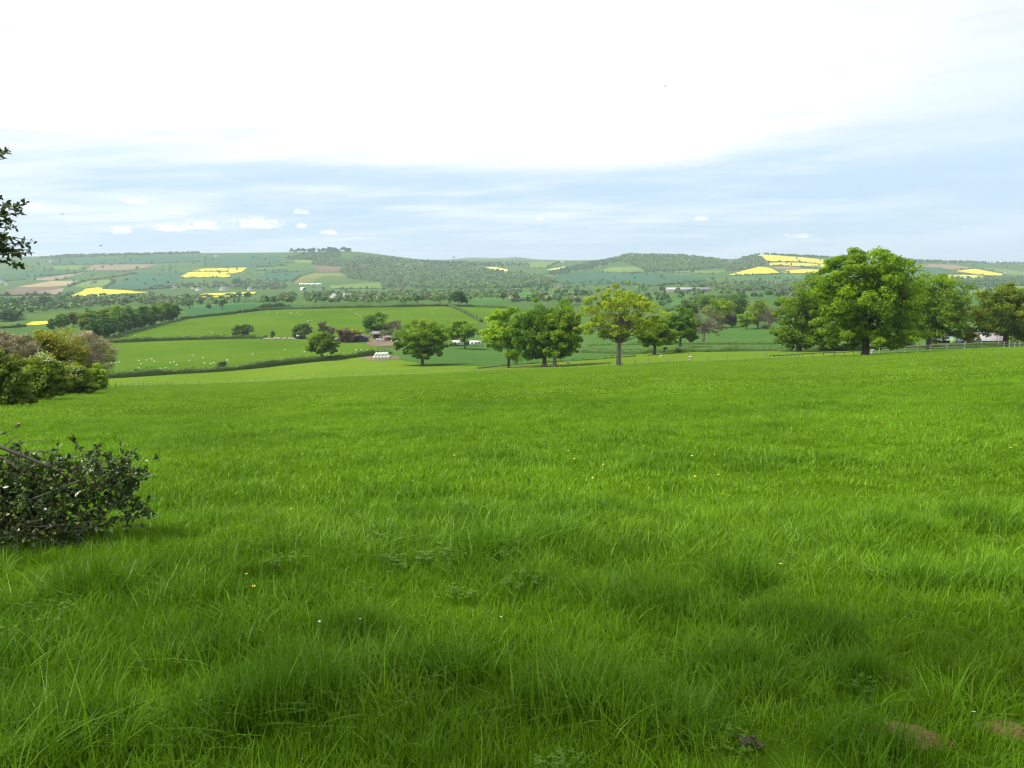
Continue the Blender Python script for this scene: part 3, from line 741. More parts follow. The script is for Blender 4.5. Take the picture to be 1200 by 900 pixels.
hedge([(525,358.8),(545,367),(564,377.5)], 'diagonal hedge dropping from the skyline behind the lone oak', 2.4, 2.4, .4, 'hedge', seed=6)
hedge([(527,358.8),(560,359.5),(600,361.5)], 'skyline hedge right of the diagonal hedge', 2.2, 2.0, .42, 'hedge', seed=7)
hedge([(116,402),(150,391),(190,380.5),(211,375.5)], 'low hedge along the foot of the woodland belt', 2.2, 1.6, .36, 'hedge', seed=8)
hedge([(683,413.5),(740,415),(800,413),(870,411.5),(928,411)], 'rough hedge behind the two white tubs', 2.0, 1.3, .2, 'hedge', seed=9, rough=.5)
hedge([(560,432.3),(600,428.5),(660,424),(700,421.5),(745,417.8)], 'thin low hedge running behind the three oak trunks', .9, .55, .2, 'hedge', seed=10)
hedge([(690,405.5),(800,404),(910,403.8)], 'narrow clipped hedge crossing behind the bare brown tree', 1.4, 1.0, .26, 'hedge', seed=11)
hedge([(860,377.5),(882,379.5),(905,387)], 'curving hedge at the front of the middle copse', 2.0, 1.5, .32, 'hedge', seed=12)
hedge([(525,406),(545,405),(562,404)], 'dark hedge in front of the white vehicles', 2.0, 2.0, .3, 'hedge', seed=13)
hedge([(780,366),(800,358),(812,352),(822,349)], 'hedge climbing to the small round bushes behind the gold oak', 2.4, 2.4, .5, 'hedge', seed=14)
hedge([(600,354),(640,348.5),(684,344.5)], 'hedge dividing the two pale green fields behind the group of three', 3.0, 3.2, .8, 'far', seed=15)
hedge([(940,410.5),(1000,411),(1030,410)], 'dark hedge behind the trunk of the largest oak', 2.2, 1.8, .24, 'hedge', seed=16)
hedge([(1032,408.8),(1100,407),(1160,405.5),(1215,404.5)], 'dark hedge bottom behind the right hand fence', 1.6, 1.0, .22, 'hedge', seed=17)
hedge([(0,385),(14,384.4),(30,383)], 'dark hedge under the small rape field at the left edge', 2.0, 2.4, .4, 'hedge', seed=18)
fh = [  # hedges of the far hillsides
 [(120,338.8),(160,340.3),(200,337.5)], [(40,324),(60,323),(100,318.5)], [(60,310),(100,310),(160,309.5),(235,306.5)], [(80,336.5),(100,329),(160,320.5)], [(122,337),(135,330)],
 [(210,326),(240,325.6),(271,325.5)], [(223,318.5),(268,318.4)], [(228,347.5),(300,345.5)], [(300,317.8),(338,316.5)], [(302,330),(340,329.5)], [(310,320),(355,318)], [(318,308.5),(345,308)],
 [(300,313.2),(336,311)], [(342,331),(350,325),(366,319.5)], [(388,338.8),(448,338.5)], [(300,362.5),(340,360)], [(232,357),(300,354.8),(345,352)], [(0,330.5),(30,327.5)], [(0,358),(45,357),(70,354)], [(0,347),(60,346.5),(80,347.5)],
 [(852,323),(880,322.6),(915,321)], [(900,307.2),(935,307.6),(966,310)], [(904,312),(935,312.4),(960,314)], [(914,316.6),(925,320.5)], [(840,339),(880,339.5),(935,339)], [(1066,314.2),(1092,314.1),(1118,317.6),(1145,314.6)],
 [(1105,322),(1135,321.8),(1172,324)], [(1143,314.4),(1177,321.2)], [(1126,337.5),(1204,334.5)], [(700,331),(770,335.5),(826,329.5)], [(650,331.5),(700,334)], [(684,314.5),(712,308)], [(700,319),(735,320.5),(762,318.5)],
 [(765,320),(838,321.5)], [(614,314.5),(640,314.5),(657,307)], [(545,346.5),(575,344.5),(610,341.5)], [(70,300.5),(70,309)], [(240,312.5),(240,301)], [(20,353),(90,351)], [(150,350),(230,349)], [(480,352),(520,350)], [(870,341),(935,340)]]
for i, p in enumerate(fh):
    ym = hit(*p[0]).y
    hedge(p, 'thin dark field hedge on the far hillsides', 4, 4.0, max(.5, ym/F*.55), 'far', dens=14, group='hedges dividing the far fields', seed=100+i, rough=.6, trees=55 if ym > 2000 else 40)
# ------------------------------------------------------------------ far trees and woods
def small_crown(name, mat, n, H, W, leaf, seed, lobes=7, thin=.75, trunk=True):
    rng = np.random.default_rng(seed); mb = MB()
    for k in range(lobes):
        d = rdir(1, rng)[0]*rng.uniform(.2, .5)
        c = np.array([d[0]*W/2, d[1]*W/2, H*.56 + d[2]*H*.42]); r = rng.uniform(.24, .38)*W
        m_ = n//lobes; dd = rdir(m_, rng); tone = np.clip(.5 + .25*rng.normal() + .15*rng.normal(size=m_), 0, 1)
        mb.leaves(c + dd*(rng.random(m_)**.4)[:, None]*np.array([r, r, r*.8]), dd + rdir(m_, rng)*.6, leaf, leaf*thin, tone, rng)
    if trunk: mb.tube([(0, 0, -.6), (0, 0, H*.72)], [W*.05, W*.03], 4, tint=.0)
    return mb.mesh(name, mat)
FT = [small_crown('field_tree', LM[m_], n_, H, W, lf, 600+i, lobes=l_, thin=th) for i, (m_, n_, H, W, lf, l_, th) in enumerate([
  ('far',150,11,11,1.1,8,.75), ('far',130,13,10,1.1,8,.75), ('far2',130,10,11,1.1,8,.75), ('far3',160,11,10,1.2,8,.35), ('far',110,8,9,1.0,6,.75), ('far2',120,13,9,1.0,8,.75)])]
def poly_px(poly, n, rng):
    xs = [p[0] for p in poly]; ys = [p[1] for p in poly]; out = []
    while len(out) < n:
        x = rng.uniform(min(xs), max(xs), 400); y = rng.uniform(min(ys), max(ys), 400)
        ok = inside(x, y, poly); out += list(zip(x[ok], y[ok]))
    return out[:n]

rng = np.random.default_rng(55)
SC_TREES = [   # polygon, how many, scale, label, group
 ([(0,344),(90,346),(120,350),(60,360),(0,364)], 16, .9, 'small rounded tree in the valley fields beyond the left hedgerow', 'trees in the left valley fields'),
 ([(60,304),(330,299),(340,330),(200,334),(60,330),(0,330)], 30, 1.2, 'small dark tree dotted along field edges of the left hillside', 'trees on the left hillside'),
 ([(180,336),(300,328),(335,334),(335,341),(200,338)], 36, 1.05, 'dark tree among the white houses of the village on the left', 'trees of the left village'),
 ([(215,350),(345,346),(350,358),(300,360),(232,366)], 14, .85, 'rounded tree in the valley meadows below the village', 'trees in the valley meadows'),
 ([(350,335),(470,340),(600,338),(600,352),(480,356),(360,352)], 52, .85, 'bushy tree in the wooded valley bottom beyond the skyline hedge', 'trees in the valley bottom'),
 ([(560,335),(700,332),(700,348),(600,354)], 20, .9, 'dark tree along hedges behind the group of three oaks', 'trees behind the group of three'),
 ([(640,332),(830,331),(830,336),(640,336)], 12, 1.0, 'small dark tree around the large blue green field below the wooded hill', 'trees round the blue green field'),
 ([(800,331),(960,322),(960,338),(810,338)], 36, .95, 'dull green tree in the belt below the right hand rape fields', 'trees below the rape fields'),
 ([(886,302),(968,304),(966,320),(910,319)], 9, 1.1, 'tiny dark tree standing among the yellow rape fields', 'trees among the rape fields'),
 ([(1100,326),(1206,324),(1206,336),(1110,337)], 26, 1.0, 'dark tree in the valley below the far right rape field', 'trees below the far right rape field'),
 ([(1064,307),(1206,310),(1206,316),(1150,314),(1064,310)], 12, 1.0, 'small tree on the far right ridge', 'trees on the far right ridge')]
used = [False]*len(FT)
def put_far(px, py, kind, sc, label, group):
    b = hit(px, py)
    o = ob('field_tree', FT[kind], loc=b); s = sc*random.uniform(.75, 1.25)
    o.scale = (s*random.uniform(.9, 1.2), s*random.uniform(.9, 1.2), s); o.rotation_euler.z = random.uniform(0, 6.28)
    tag(o, label, 'tree', group)
for poly, n, sc, lb, gr in SC_TREES:
    for (x, y) in poly_px(poly, n, rng):
        put_far(x, y, int(rng.choice(6, p=[.3, .2, .15, .13, .12, .1])), sc, lb, gr)
for (x, y, kd, sc, lb) in [(222,362,0,1.5,'large dark round tree in the teal valley field below the village'), (52,362,1,1.5,'large dark round tree beyond the left hedgerow'), (278,336,1,2.4,'tall dark tree below the hillside rape field'),
    (796,347,4,1.1,'small round dark bush in the field below the long barn'), (799,350,0,1.0,'round green bush right beside the small dark bush'), (816,347,2,1.1,'wider pale bush right of the two round bushes'),
    (634,352,2,1.6,'bushy green tree above the dense oak of the three'), (590,352,0,1.2,'dark tree behind the yellower oak of the three')]:
    put_far(x, y, kd, sc, lb, None)

def wood(name, poly, per_px, label, kinds, size=(8, 13), seed=0, nleaf=26, cat='wood'):
    rng = np.random.default_rng(seed)
    area = abs(sum(poly[i][0]*poly[(i+1) % len(poly)][1] - poly[(i+1) % len(poly)][0]*poly[i][1] for i in range(len(poly))))/2
    pts = poly_px(poly, max(4, int(area*per_px)), rng)
    o = hit(*pts[0]); mb = MB()
    for (x, y) in pts:
        b = hit(x, y); H = rng.uniform(*size); W = H*rng.uniform(.8, 1.15); b = b - o
        c = np.array([b.x, b.y, b.z + H*.55]); d = rdir(nleaf, rng); d[:, 2] = np.abs(d[:, 2])*1.0 - .25
        tone = np.clip(rng.normal(.5, .2) + .12*rng.normal(size=nleaf), 0, 1)
        lf = max(1.8, W*.27)
        mb.leaves(c + d*np.array([W/2, W/2, H*.5])*(rng.random(nleaf)**.35)[:, None], d + rdir(nleaf, rng)*.5, lf, lf*.8, tone, rng, int(rng.choice(len(kinds))))
    return tag(mb.build(name, [LM[k] for k in kinds], loc=o), label, cat, None, 'stuff')
wood('woodland', [(40,303.5),(75,299.5),(150,298),(235,296.2),(235,298),(150,300),(75,303)], .9, 'dark tree belt along the left skyline ridge', ['far'], seed=1)
wood('woodland', [(335,304),(345,299),(385,296.5),(400,298),(396,304),(360,305.5)], .9, 'dark wood crowning the highest hill left of centre', ['far', 'far2'], seed=2)
wood('woodland', [(338,293),(412,293),(412,297),(345,297)], .3, 'ragged tall trees along the very top of the highest hill', ['far'], (7, 22), seed=18)
wood('woodland', [(366,310.5),(370,305),(390,303),(405,306),(410,312),(398,313)], .9, 'lighter wood below the crown of the highest hill', ['far2', 'far'], seed=3)
wood('woodland', [(398,320),(402,309),(420,301),(450,301),(490,306),(510,309),(540,312),(600,320),(650,327),(650,334),(600,340),(450,338),(446,331),(410,328)], .32, 'mixed scattered woodland down the slope of the highest hill', ['far2', 'far', 'far2', 'far3'], seed=4)
wood('woodland', [(446,338),(448,327),(470,330),(520,322),(600,322),(650,329),(645,336),(600,340)], .30, 'darker denser woodland at the foot of the highest hill', ['far'], seed=5)
wood('woodland', [(762,319),(745,313),(720,303),(737,298.5),(800,299.8),(850,305),(856,314),(800,318)], .9, 'dense wood covering the rounded hill right of centre', ['far2', 'far', 'far2'], seed=6)
wood('woodland', [(640,322),(690,308),(720,303),(728,306),(700,314),(660,322)], .5, 'tree strip running up the left flank of the rounded hill', ['far'], seed=7)
wood('woodland', [(848,319),(862,308),(872,302),(888,298),(894,304),(897,311),(870,317)], .9, 'grey green wood left of the yellow rape fields', ['far', 'far3', 'far'], seed=8)
wood('woodland', [(895,298.3),(970,301.8),(970,303),(896,299.5)], .8, 'tree line on the skyline above the rape fields', ['far'], seed=9)
wood('woodland', [(1060,305),(1130,307.5),(1206,309),(1206,310.5),(1130,309),(1060,307)], .7, 'tree line along the far right skyline', ['far'], seed=10)
wood('woodland', [(490,306),(540,308),(620,310),(620,313),(540,312.5),(500,310)], .35, 'thin woods below the distant low hills', ['far'], seed=11)
wood('woodland', [(180,337),(300,330),(335,336),(335,341),(200,339)], .14, 'low scrub and garden trees around the left village', ['far', 'far3'], seed=12)
wood('scrub', [(350,344),(480,342),(600,342),(600,350),(480,356),(360,356)], .15, 'rough olive scrub in the valley bottom beyond the skyline hedge', ['far2', 'far3', 'far'], (4, 8), seed=13)
wood('scrub', [(0,352),(100,348),(180,345),(230,350),(215,360),(150,358),(60,366),(0,368)], .10, 'rough scrub in the valley behind the woodland belt', ['far', 'far3', 'far2'], (4, 8), seed=14)
wood('scrub', [(800,333),(950,328),(950,338),(820,339)], .16, 'scrubby trees in the belt below the rape fields', ['far', 'far3', 'far2'], (5, 9), seed=15)
wood('woodland', [(0,360),(16,359),(18,375),(0,378)], .6, 'dark plantation at the left edge of the valley', ['far'], (9, 13), seed=16)
wood('scrub', [(1120,326),(1206,324),(1206,334),(1120,337)], .3, 'scrubby woodland below the far right rape field', ['far', 'far2'], (6, 10), seed=17)

for k_, (pl_, dn_) in enumerate([([(40,304),(300,299),(335,301),(335,335),(180,336),(60,332),(0,335),(0,315)], .006), ([(0,348),(60,349),(200,350),(345,349),(345,358),(215,360),(60,360),(0,350)], .012), ([(600,320),(830,318),(860,330),(830,338),(600,338)], .006), ([(840,338),(1206,330),(1206,346),(1000,352),(840,350)], .03), ([(600,338),(830,338),(820,362),(700,366),(600,356)], .02)]):
    wood('hedgerow_trees', pl_, dn_, ['many small hedgerow trees dotted over the left hillside', 'many small hedgerow trees over the left valley floor', 'many small hedgerow trees on the slopes below the rounded hill', 'many small hedgerow trees in the valley behind the largest oak', 'many small hedgerow trees behind the gold oak'][k_], ['far', 'far', 'far2', 'far3'], (6, 12), seed=30+k_, nleaf=40)

# woodland belt on the left: every tree a thing
BT = []
for i, mt in enumerate(['dark', 'green', 'dark', 'rust', 'green']):
    r_ = np.random.default_rng(800+i)
    H = 15.0
    cm, cen = crown_mesh('crown', [(0, 8.5, 4.6, 6.4), (1.2, 6.5, 4.2, 5)], 34, 100, .55, LM[mt], r_, clump=.3, lo=1.2)
    BT.append((cm, trunk_mesh('trunk', H, .3, cen, BARK, r_, .3, 8)))
def belt(px, py, kind, sc, label, group):
    root = empty('belt_tree', hit(px, py), random.uniform(0, 6.28)); root.scale = (sc*1.1, sc*1.1, sc)
    tag(root, label, 'tree', group)
    ob('crown', BT[kind][0], root); ob('trunk', BT[kind][1], root)
rb = random.Random(4)
for i in range(17):             # front row, standing along the hedge at the field's edge
    f = i/16; x = 112 + f*96; y = 401.5 - 25.0*f - 2.5*math.sin(f*3.14)*.3
    belt(x - 1.5, y - 1.2, rb.choice([0, 0, 1, 2]), rb.uniform(.85, 1.05)*(.88 + .12*f), 'dark green tree in the front row of the woodland belt', 'front row of the woodland belt')
for i in range(18):
    f = rb.random(); x = 92 + f*100; y = 392 - 21*f + rb.uniform(-3, 1)
    belt(x, y, rb.choice([1, 3, 3, 4]), rb.uniform(.75, 1.0), 'bronze green tree behind the front row of the woodland belt', 'back rows of the woodland belt')
for i in range(9):
    belt(62 + i*8 + rb.uniform(-2, 2), 388 - i*1.6, rb.choice([1, 3, 4]), rb.uniform(.55, .8), 'light green bushy tree at the left end of the woodland belt', 'left end of the woodland belt')

# ------------------------------------------------------------------ sheep
def make_sheep():
    V = [(0,0,.62),(.34,0,.64),(-.34,0,.62),(.52,0,.80),(.66,0,.86),(.80,0,.78),
         (.28,.13,.40),(.28,.14,.02),(.28,-.13,.40),(.28,-.14,.02),(-.30,.13,.40),(-.32,.14,.02),(-.30,-.13,.40),(-.32,-.14,.02),(-.50,0,.56)]
    E = [(0,1),(0,2),(1,3),(3,4),(4,5),(1,6),(6,7),(1,8),(8,9),(2,10),(10,11),(2,12),(12,13),(2,14)]
    rad = [.29,.27,.28,.15,.12,.065,.09,.04,.09,.04,.10,.04,.10,.04,.10]
    me = bpy.data.meshes.new('sheep_cage'); me.from_pydata(V, E, [])
    o = ob('sheep_cage', me)
    sk = o.modifiers.new('skin', 'SKIN')
    for i, r_ in enumerate(rad): me.skin_vertices[0].data[i].radius = (r_, r_)
    me.skin_vertices[0].data[0].use_root = True
    o.modifiers.new('sub', 'SUBSURF').levels = 1
    dg = bpy.context.evaluated_depsgraph_get(); dg.update()
    m2 = bpy.data.meshes.new_from_object(o.evaluated_get(dg)); m2.name = 'sheep'
    m2.materials.clear(); m2.materials.append(plain('wool', (.62, .58, .48), .95, .12, 6))
    bpy.data.objects.remove(o)
    return m2
SHEEP = make_sheep()
def sheep(px, py, label, group, sc=1.0):
    o = ob('sheep', SHEEP, loc=hit(px, py) - Vector((0, 0, .10))); o.rotation_euler.z = random.choice([0, 3.14]) + random.uniform(-.7, .7); o.scale = (sc*.72,)*3
    tag(o, label, 'sheep', group)
low = [(131,427.5),(136,427),(140,426.5),(163,424.5),(165,428),(172,424),(178,422.5),(181,425.5),(163,433.5),(200,427),(204,426),(207,429.5),(222,424.5),(226,418.5),(238,421),(240,427.5),(247,428),(251,427.5),(266,423.5),(267,425),(296,417),(334,411.5),(357,414),(386,423),(318,425),(194,433),(188,434),(340,427.5)]
for p in low: sheep(p[0], p[1]-1.0, 'white sheep grazing in the lower sheep field between the two trimmed hedges', 'sheep in the lower field')
for p in [(417,411),(423,411),(430,411)]: sheep(p[0], p[1], 'white sheep grazing below the dark farm shed', 'sheep below the farmyard')
for p in [(158,394),(189,396),(272,393),(260,393),(314,366.5),(340,367),(342,368),(348,367.5),(352,369),(325,367.5),(417,368),(422,370),(472,365),(473,371),(506,368),(512,361.5),(365,376),(410,364),(455,372),(248,391)]:
    sheep(p[0], p[1], 'white sheep scattered over the upper sheep field below the skyline hedge', 'sheep in the upper field', 1.1)

# ------------------------------------------------------------------ farm and houses
WHITE = plain('white_paint', (.62, .61, .58), .6, .05); SLATE = plain('slate', (.13, .12, .13), .7, .2, 4); SLATE_PALE = plain('slate_pale', (.30, .275, .285), .75, .3, 1.6)
TAR = plain('tarred_boards', (.028, .032, .042), .7, .2, 5); BRICK = plain('red_brick', (.30, .15, .10), .85, .2, 6); TIMBER = plain('weathered_timber', (.11, .095, .07), .85, .3, 6)
GREENP = plain('green_paint', (.16, .30, .10), .6, .1); BLUEP = plain('blue_paint', (.045, .09, .17), .55, .15); GLASS = plain('dark_glass', (.02, .025, .03), .15, .1); RUBBER = plain('rubber', (.02, .02, .02), .8, .1)
STONE = plain('stone', (.32, .28, .22), .9, .3, 2); CREAM = plain('cream_wall', (.62, .58, .48), .8, .1); SHADEGAP = plain('painted_doorway_shade', (.012, .012, .014), .9, .1); GREYTIN = plain('grey_tin', (.25, .25, .25), .5, .15, 2)  # doorway black: shade inside open fronts, painted as a near-black panel
def house(px, Y, wd_, dp, wh, rh, wall, roof, label, cat='house', name='house', rz=0.0, group=None, py=None, door=None, windows=0, chimney=False):
    b = at(px, Y) if Y is not None else hit(px, py)
    root = tag(empty(name, b, rz), label, cat, group)
    w = MB(); hw, hd = wd_/2, dp/2
    w.add([(-hw,-hd,-.5),(hw,-hd,-.5),(hw,hd,-.5),(-hw,hd,-.5),(-hw,-hd,wh),(hw,-hd,wh),(hw,hd,wh),(-hw,hd,wh),(-hw,0,wh+rh*.98),(hw,0,wh+rh*.98)],
          [(0,1,5,4),(2,3,7,6),(1,2,6,5),(3,0,4,7),(5,6,9,9),(7,4,8,8)][:4]); 
    w.add([(hw,-hd,wh),(hw,hd,wh),(hw,.02,wh+rh*.97),(hw,-.02,wh+rh*.97),(-hw,hd,wh),(-hw,-hd,wh),(-hw,-.02,wh+rh*.97),(-hw,.02,wh+rh*.97)], [(0,1,2,3),(4,5,6,7)])
    w.build('wall', wall, root)
    r = MB(); ov = .3
    for s in (-1, 1):
        V = [(-hw-ov, s*(hd+ov), wh-.15), (hw+ov, s*(hd+ov), wh-.15), (hw+ov, 0, wh+rh), (-hw-ov, 0, wh+rh)]
        V += [(a_, b_, c_+.15) for a_, b_, c_ in V]
        r.add(V, [(0,1,2,3),(4,5,6,7),(0,1,5,4),(1,2,6,5),(3,0,4,7)])
    rf = r.build('roof', roof, root)
    if chimney:
        c = MB(); c.box((hw*.8, 0, wh+rh+.4), (.6, .6, 1.3)); c.build('chimney', BRICK, rf)
    if door:
        d = MB(); d.box((door[0], -hd-.03, door[2]/2), (door[1], .06, door[2])); d.build('door', door[3], root)
    for k in range(windows):
        for q in ((1,) if wh < 4 else (1, 3.4)):
            g = MB(); g.box((-hw + wd_*(k+.5)/windows, -hd-.02, q+.6), (.9, .05, 1.1)); g.build('window', GLASS, root)
    return root
# farmyard
house(424, 408, 5.0, 6.5, 2.2, 1.4, TAR, SLATE, 'dark tarred shed with gable end facing the sheep field', 'shed', 'shed', rz=math.pi/2, door=(.0, 1.4, 1.9, TIMBER))
house(444, 428, 5.5, 4, 2.6, 1.2, TAR, SLATE, 'low dark shed behind the farm vehicles', 'shed', 'shed', door=(0, 3.2, 2.2, SHADEGAP))
house(438, 436, 3.2, 3, 2.2, 1.0, BRICK, SLATE, 'tiny red brick shed between the two dark sheds', 'shed', 'shed', door=(0, .9, 1.9, WHITE))
house(457, 412, 4.2, 3, 2.0, .5, TAR, SLATE, 'black stable box behind the white van', 'shed', 'stable', door=(0, 1.2, 1.7, SHADEGAP))
house(353, 428, 3.6, 2.4, 1.6, .5, TAR, GREYTIN, 'small dark lean-to with pale roof beside the stone wall', 'shed', 'shed', door=(0, 1.6, 1.3, SHADEGAP))
house(397, 410, 3.0, 2.2, 1.4, .4, TAR, SLATE, 'very low black hut left of the copper tree', 'shed', 'shed', door=(0, 1.2, 1.2, TIMBER))
# far white houses
for i, (x, y, w_, h_, dp, rz, wl, rf, lb) in enumerate([
  (204,338.3,14,5,8,.1,WHITE,SLATE,'white house at the left end of the village'), (228,338.2,18,5,8,.0,WHITE,SLATE,'white house in the middle of the village'), (233,340.6,18,5,8,-.2,WHITE,SLATE,'lowest white house of the village centre'),
  (293,340.3,14,5,8,.2,WHITE,SLATE,'white house at the right end of the village'), (262,340.2,22,5,9,0,CREAM,SLATE,'cream house among the village trees'), (2,331.8,22,6,9,0,WHITE,SLATE,'white house at the left edge of the valley'), (9,334.8,14,5,8,.3,CREAM,SLATE,'cream house just below the left edge white house'),
  (254,300.6,22,6,10,0,WHITE,SLATE,'lone white house high on the left hillside'), (61,307,22,5,9,.1,CREAM,SLATE,'pale farmhouse near the top of the left hillside'),
  (355,340.2,13,4.5,8,-.5,WHITE,WHITE,'white roofed barn below the row of long white sheds'), (327,338.6,7,4,6,0,WHITE,SLATE,'tiny white cottage left of the long white sheds'), (318,333.5,22,5,9,0,GREYTIN,SLATE,'pale grey farm buildings left of the long white sheds'),
  (391,351.5,5,5.5,7,1.2,WHITE,WHITE,'white gabled house in the valley bottom'), (407,350.8,10,5,7,.1,WHITE,GREYTIN,'grey roofed white house right of the gabled house'), (418,351.2,6,3.5,6,0,CREAM,SLATE,'small cream cottage right of the grey roofed house'),
  (660,307.3,26,7,11,0,WHITE,SLATE,'white farmhouse on the distant ridge right of the low hills'), (508,307.5,20,6,9,0,WHITE,SLATE,'white house at the end of the high hill ridge'), (655,341.6,7,8,6,0,STONE,SLATE,'grey stone church tower like house behind the group of three'), (540,333,16,7,9,.2,CREAM,SLATE,'cream house buried in the hillside woodland'),
  (1178,320.6,16,6,9,0,CREAM,SLATE,'pale farmhouse at the tip of the far right rape field')]):
    house(x, None, w_, dp, h_, 3.0, wl, rf, lb, py=y, rz=rz, windows=3 if i < 13 else 2, chimney=(i % 3 == 0))
for i, x in enumerate([354, 360.5, 367, 374]):
    house(x, None, 16, 9, 3.4, 1.6, WHITE, WHITE, 'long white shed in the row of four below the hillside', 'shed', 'long_shed', py=333.8, group='row of long white sheds', door=(0, 3, 2.6, GREYTIN))
house(806, None, 80, 18, 4.2, 3.0, GREYTIN, GREYTIN, 'long grey barn roof in the valley right of the gold oak', 'barn', 'barn', py=341.5, rz=0, door=(-20, 6, 3.6, SHADEGAP))
house(776, None, 14, 9, 4.2, 2.2, WHITE, SLATE, 'small white fronted building at the left end of the long barn', 'barn', 'farm_building', py=340.5, door=(0, 3, 3, SHADEGAP))
# sheds behind the right fence
house(1103, 236, 5.6, 4, 2.0, .9, TAR, SLATE_PALE, 'black open fronted shed behind the right fence', 'shed', 'shed', door=(0, 4.0, 1.7, SHADEGAP))
house(1159, 240, 7.2, 5, 1.5, 2.1, TAR, SLATE_PALE, 'slate roofed barn with pale patches behind the right fence', 'barn', 'barn', door=(0, 4.6, 1.2, SHADEGAP))
def container(px, Y, w_, d_, h_, mat, label, name, cat):
    root = tag(empty(name, at(px, Y), .15), label, cat); b = MB(); b.box((0, 0, h_/2+.1), (w_, d_, h_)); b.build('body', mat, root)
    t = MB(); t.box((0, 0, h_+.16), (w_+.12, d_+.12, .1)); t.build('lid', mat, root)
    d = MB(); d.box((-w_*.22, -d_/2-.03, h_/2+.05), (w_*.4, .05, h_*.85)); d.box((w_*.22, -d_/2-.03, h_/2+.05), (w_*.4, .05, h_*.85)); d.build('door', mat, root)
    return root
container(1116, 233, 1.2, 1.2, 2.3, GREENP, 'narrow green painted feed bin next to the blue container', 'feed_bin', 'bin')
container(1126, 235, 2.7, 2.4, 2.4, BLUEP, 'dark blue storage container behind the right fence', 'storage_container', 'container')

# vehicles in the yard
def car(px, Y, label, paint, rz=0.0, van=False, name='parked_car', cat='car', group=None):
    root = tag(empty(name, at(px, Y), rz), label, cat, group)
    L, W = (4.9, 1.9) if van else (4.2, 1.7)
    pr = [(-L/2,.35),(L/2,.35),(L/2,.75),(L/2-.25,.95),(L/2-1.0,1.02),(L/2-1.55,1.95 if van else 1.45),(-L/2+.15,2.0 if van else 1.42),(-L/2,1.0)]
    n = len(pr); V = [(x, -W/2*(1 if z < 1.1 else .88), z) for x, z in pr] + [(x, W/2*(1 if z < 1.1 else .88), z) for x, z in pr]
    me = bpy.data.meshes.new('body'); me.from_pydata(V, [], [tuple(range(n)), tuple(range(2*n-1, n-1, -1))] + [(i, n+i, n+(i+1) % n, (i+1) % n) for i in range(n)]); me.materials.append(paint)
    ob('body', me, root)
    for s in (-1, 1):
        g = MB(); zt = 1.7 if van else 1.32
        g.add([(-.9 if not van else .4, s*(W/2*.95+.02), 1.03), (L/2-1.2, s*(W/2*.95+.02), 1.03), (L/2-1.6, s*(W/2*.89+.02), zt), (-.8 if not van else .4, s*(W/2*.89+.02), zt)], [(0,1,2,3)]); g.build('window', GLASS, root)
        for q in (-1, 1):
            w = MB(); w.tube([(q*L*.3, s*(W/2-.1), .33), (q*L*.3, s*(W/2+.03), .33)], .33, 12); w.build('wheel', RUBBER, root)
    return root
SILVER = plain('silver_paint', (.50, .52, .54), .35, .05, 3, .3); REDP = plain('red_paint', (.16, .03, .025), .4, .1)
car(446, 408, 'silver parked car in front of the low dark shed', SILVER, .1)
car(452, 410, 'red parked car between silver car and white van', REDP, -.2)
car(455, 413, 'white van parked behind the red car', WHITE, .3, True, 'parked_van', 'van')
car(464, 405, 'white van parked at the right end of the yard beside the lone oak', WHITE, 3.0, True, 'parked_van', 'van')
car(411, 407, 'white parked car in front of the copper tree', WHITE, .4)
def caravan(px, Y, label):
    root = tag(empty('caravan', at(px, Y), .1), label, 'caravan'); b = MB(); b.box((0, 0, 1.5), (5.4, 2.1, 2.0), top=.94); b.build('body', WHITE, root)
    for k in (-1.5, .2, 1.6):
        g = MB(); g.box((k, -1.045, 1.7), (.9, .03, .6)); g.build('window', GLASS, root)
    w = MB(); w.tube([(0, -1.0, .32), (0, 1.0, .32)], .32, 10); w.build('wheel', RUBBER, root)
    h_ = MB(); h_.box((3.2, 0, .55), (1.2, .12, .1)); h_.build('tow_bar', GREYTIN, root)
caravan(537, 372, 'white caravan half hidden behind yellow green oak, left one'); caravan(557, 374, 'white caravan showing between yellow green oak and the group of three')
# stone wall and yard odds
w_ = MB(); a_, b_ = hit(309, 398), hit(347, 398.5)
for i in range(26):
    p = a_ + (b_ - a_)*(i+.5)/26; hgt = random.uniform(.7, 1.5)
    if i in (14, 19): continue
    w_.box((p.x-a_.x, p.y-a_.y, gz(p.x, p.y)-a_.z+hgt/2-.1), ((b_-a_).length/26*1.02, .6, hgt), m=0)
tag(w_.build('stone_wall', STONE, loc=a_), 'ruinous low stone wall at the end of the middle hedge', 'wall')
tree((320,396), [(320.5,391.5,2.2,4.5)], 'tiny dark conifer sticking up behind the stone wall', cat='shrub', name='shrub', mat='dark', nclump=14, per=40, leaf=.3, seed=90, Y=432, clump=.45)
tree((161,437), [(160,435,4,2.4)], 'low dark bush on top of the lower hedge near its left end', cat='shrub', name='shrub', mat='hedge', nclump=14, per=70, leaf=.25, seed=91, clump=.45)
tree((260,432.5), [(260,427.5,4.6,4)], 'round dark bush growing out of the lower hedge', cat='shrub', name='shrub', mat='hedge', nclump=18, per=90, leaf=.25, seed=92, clump=.45)
pb = at(362, 436); pl = tag(empty('pole', pb), 'thin pole with white top behind the dull green tree', 'pole')
q = MB(); q.tube([(0,0,-.3),(0,0,8.4)], [.09,.07], 6); q.build('shaft', TIMBER, pl)
q = MB(); q.box((0,0,8.75), (.55,.3,.6)); q.build('white_cap', WHITE, pl)

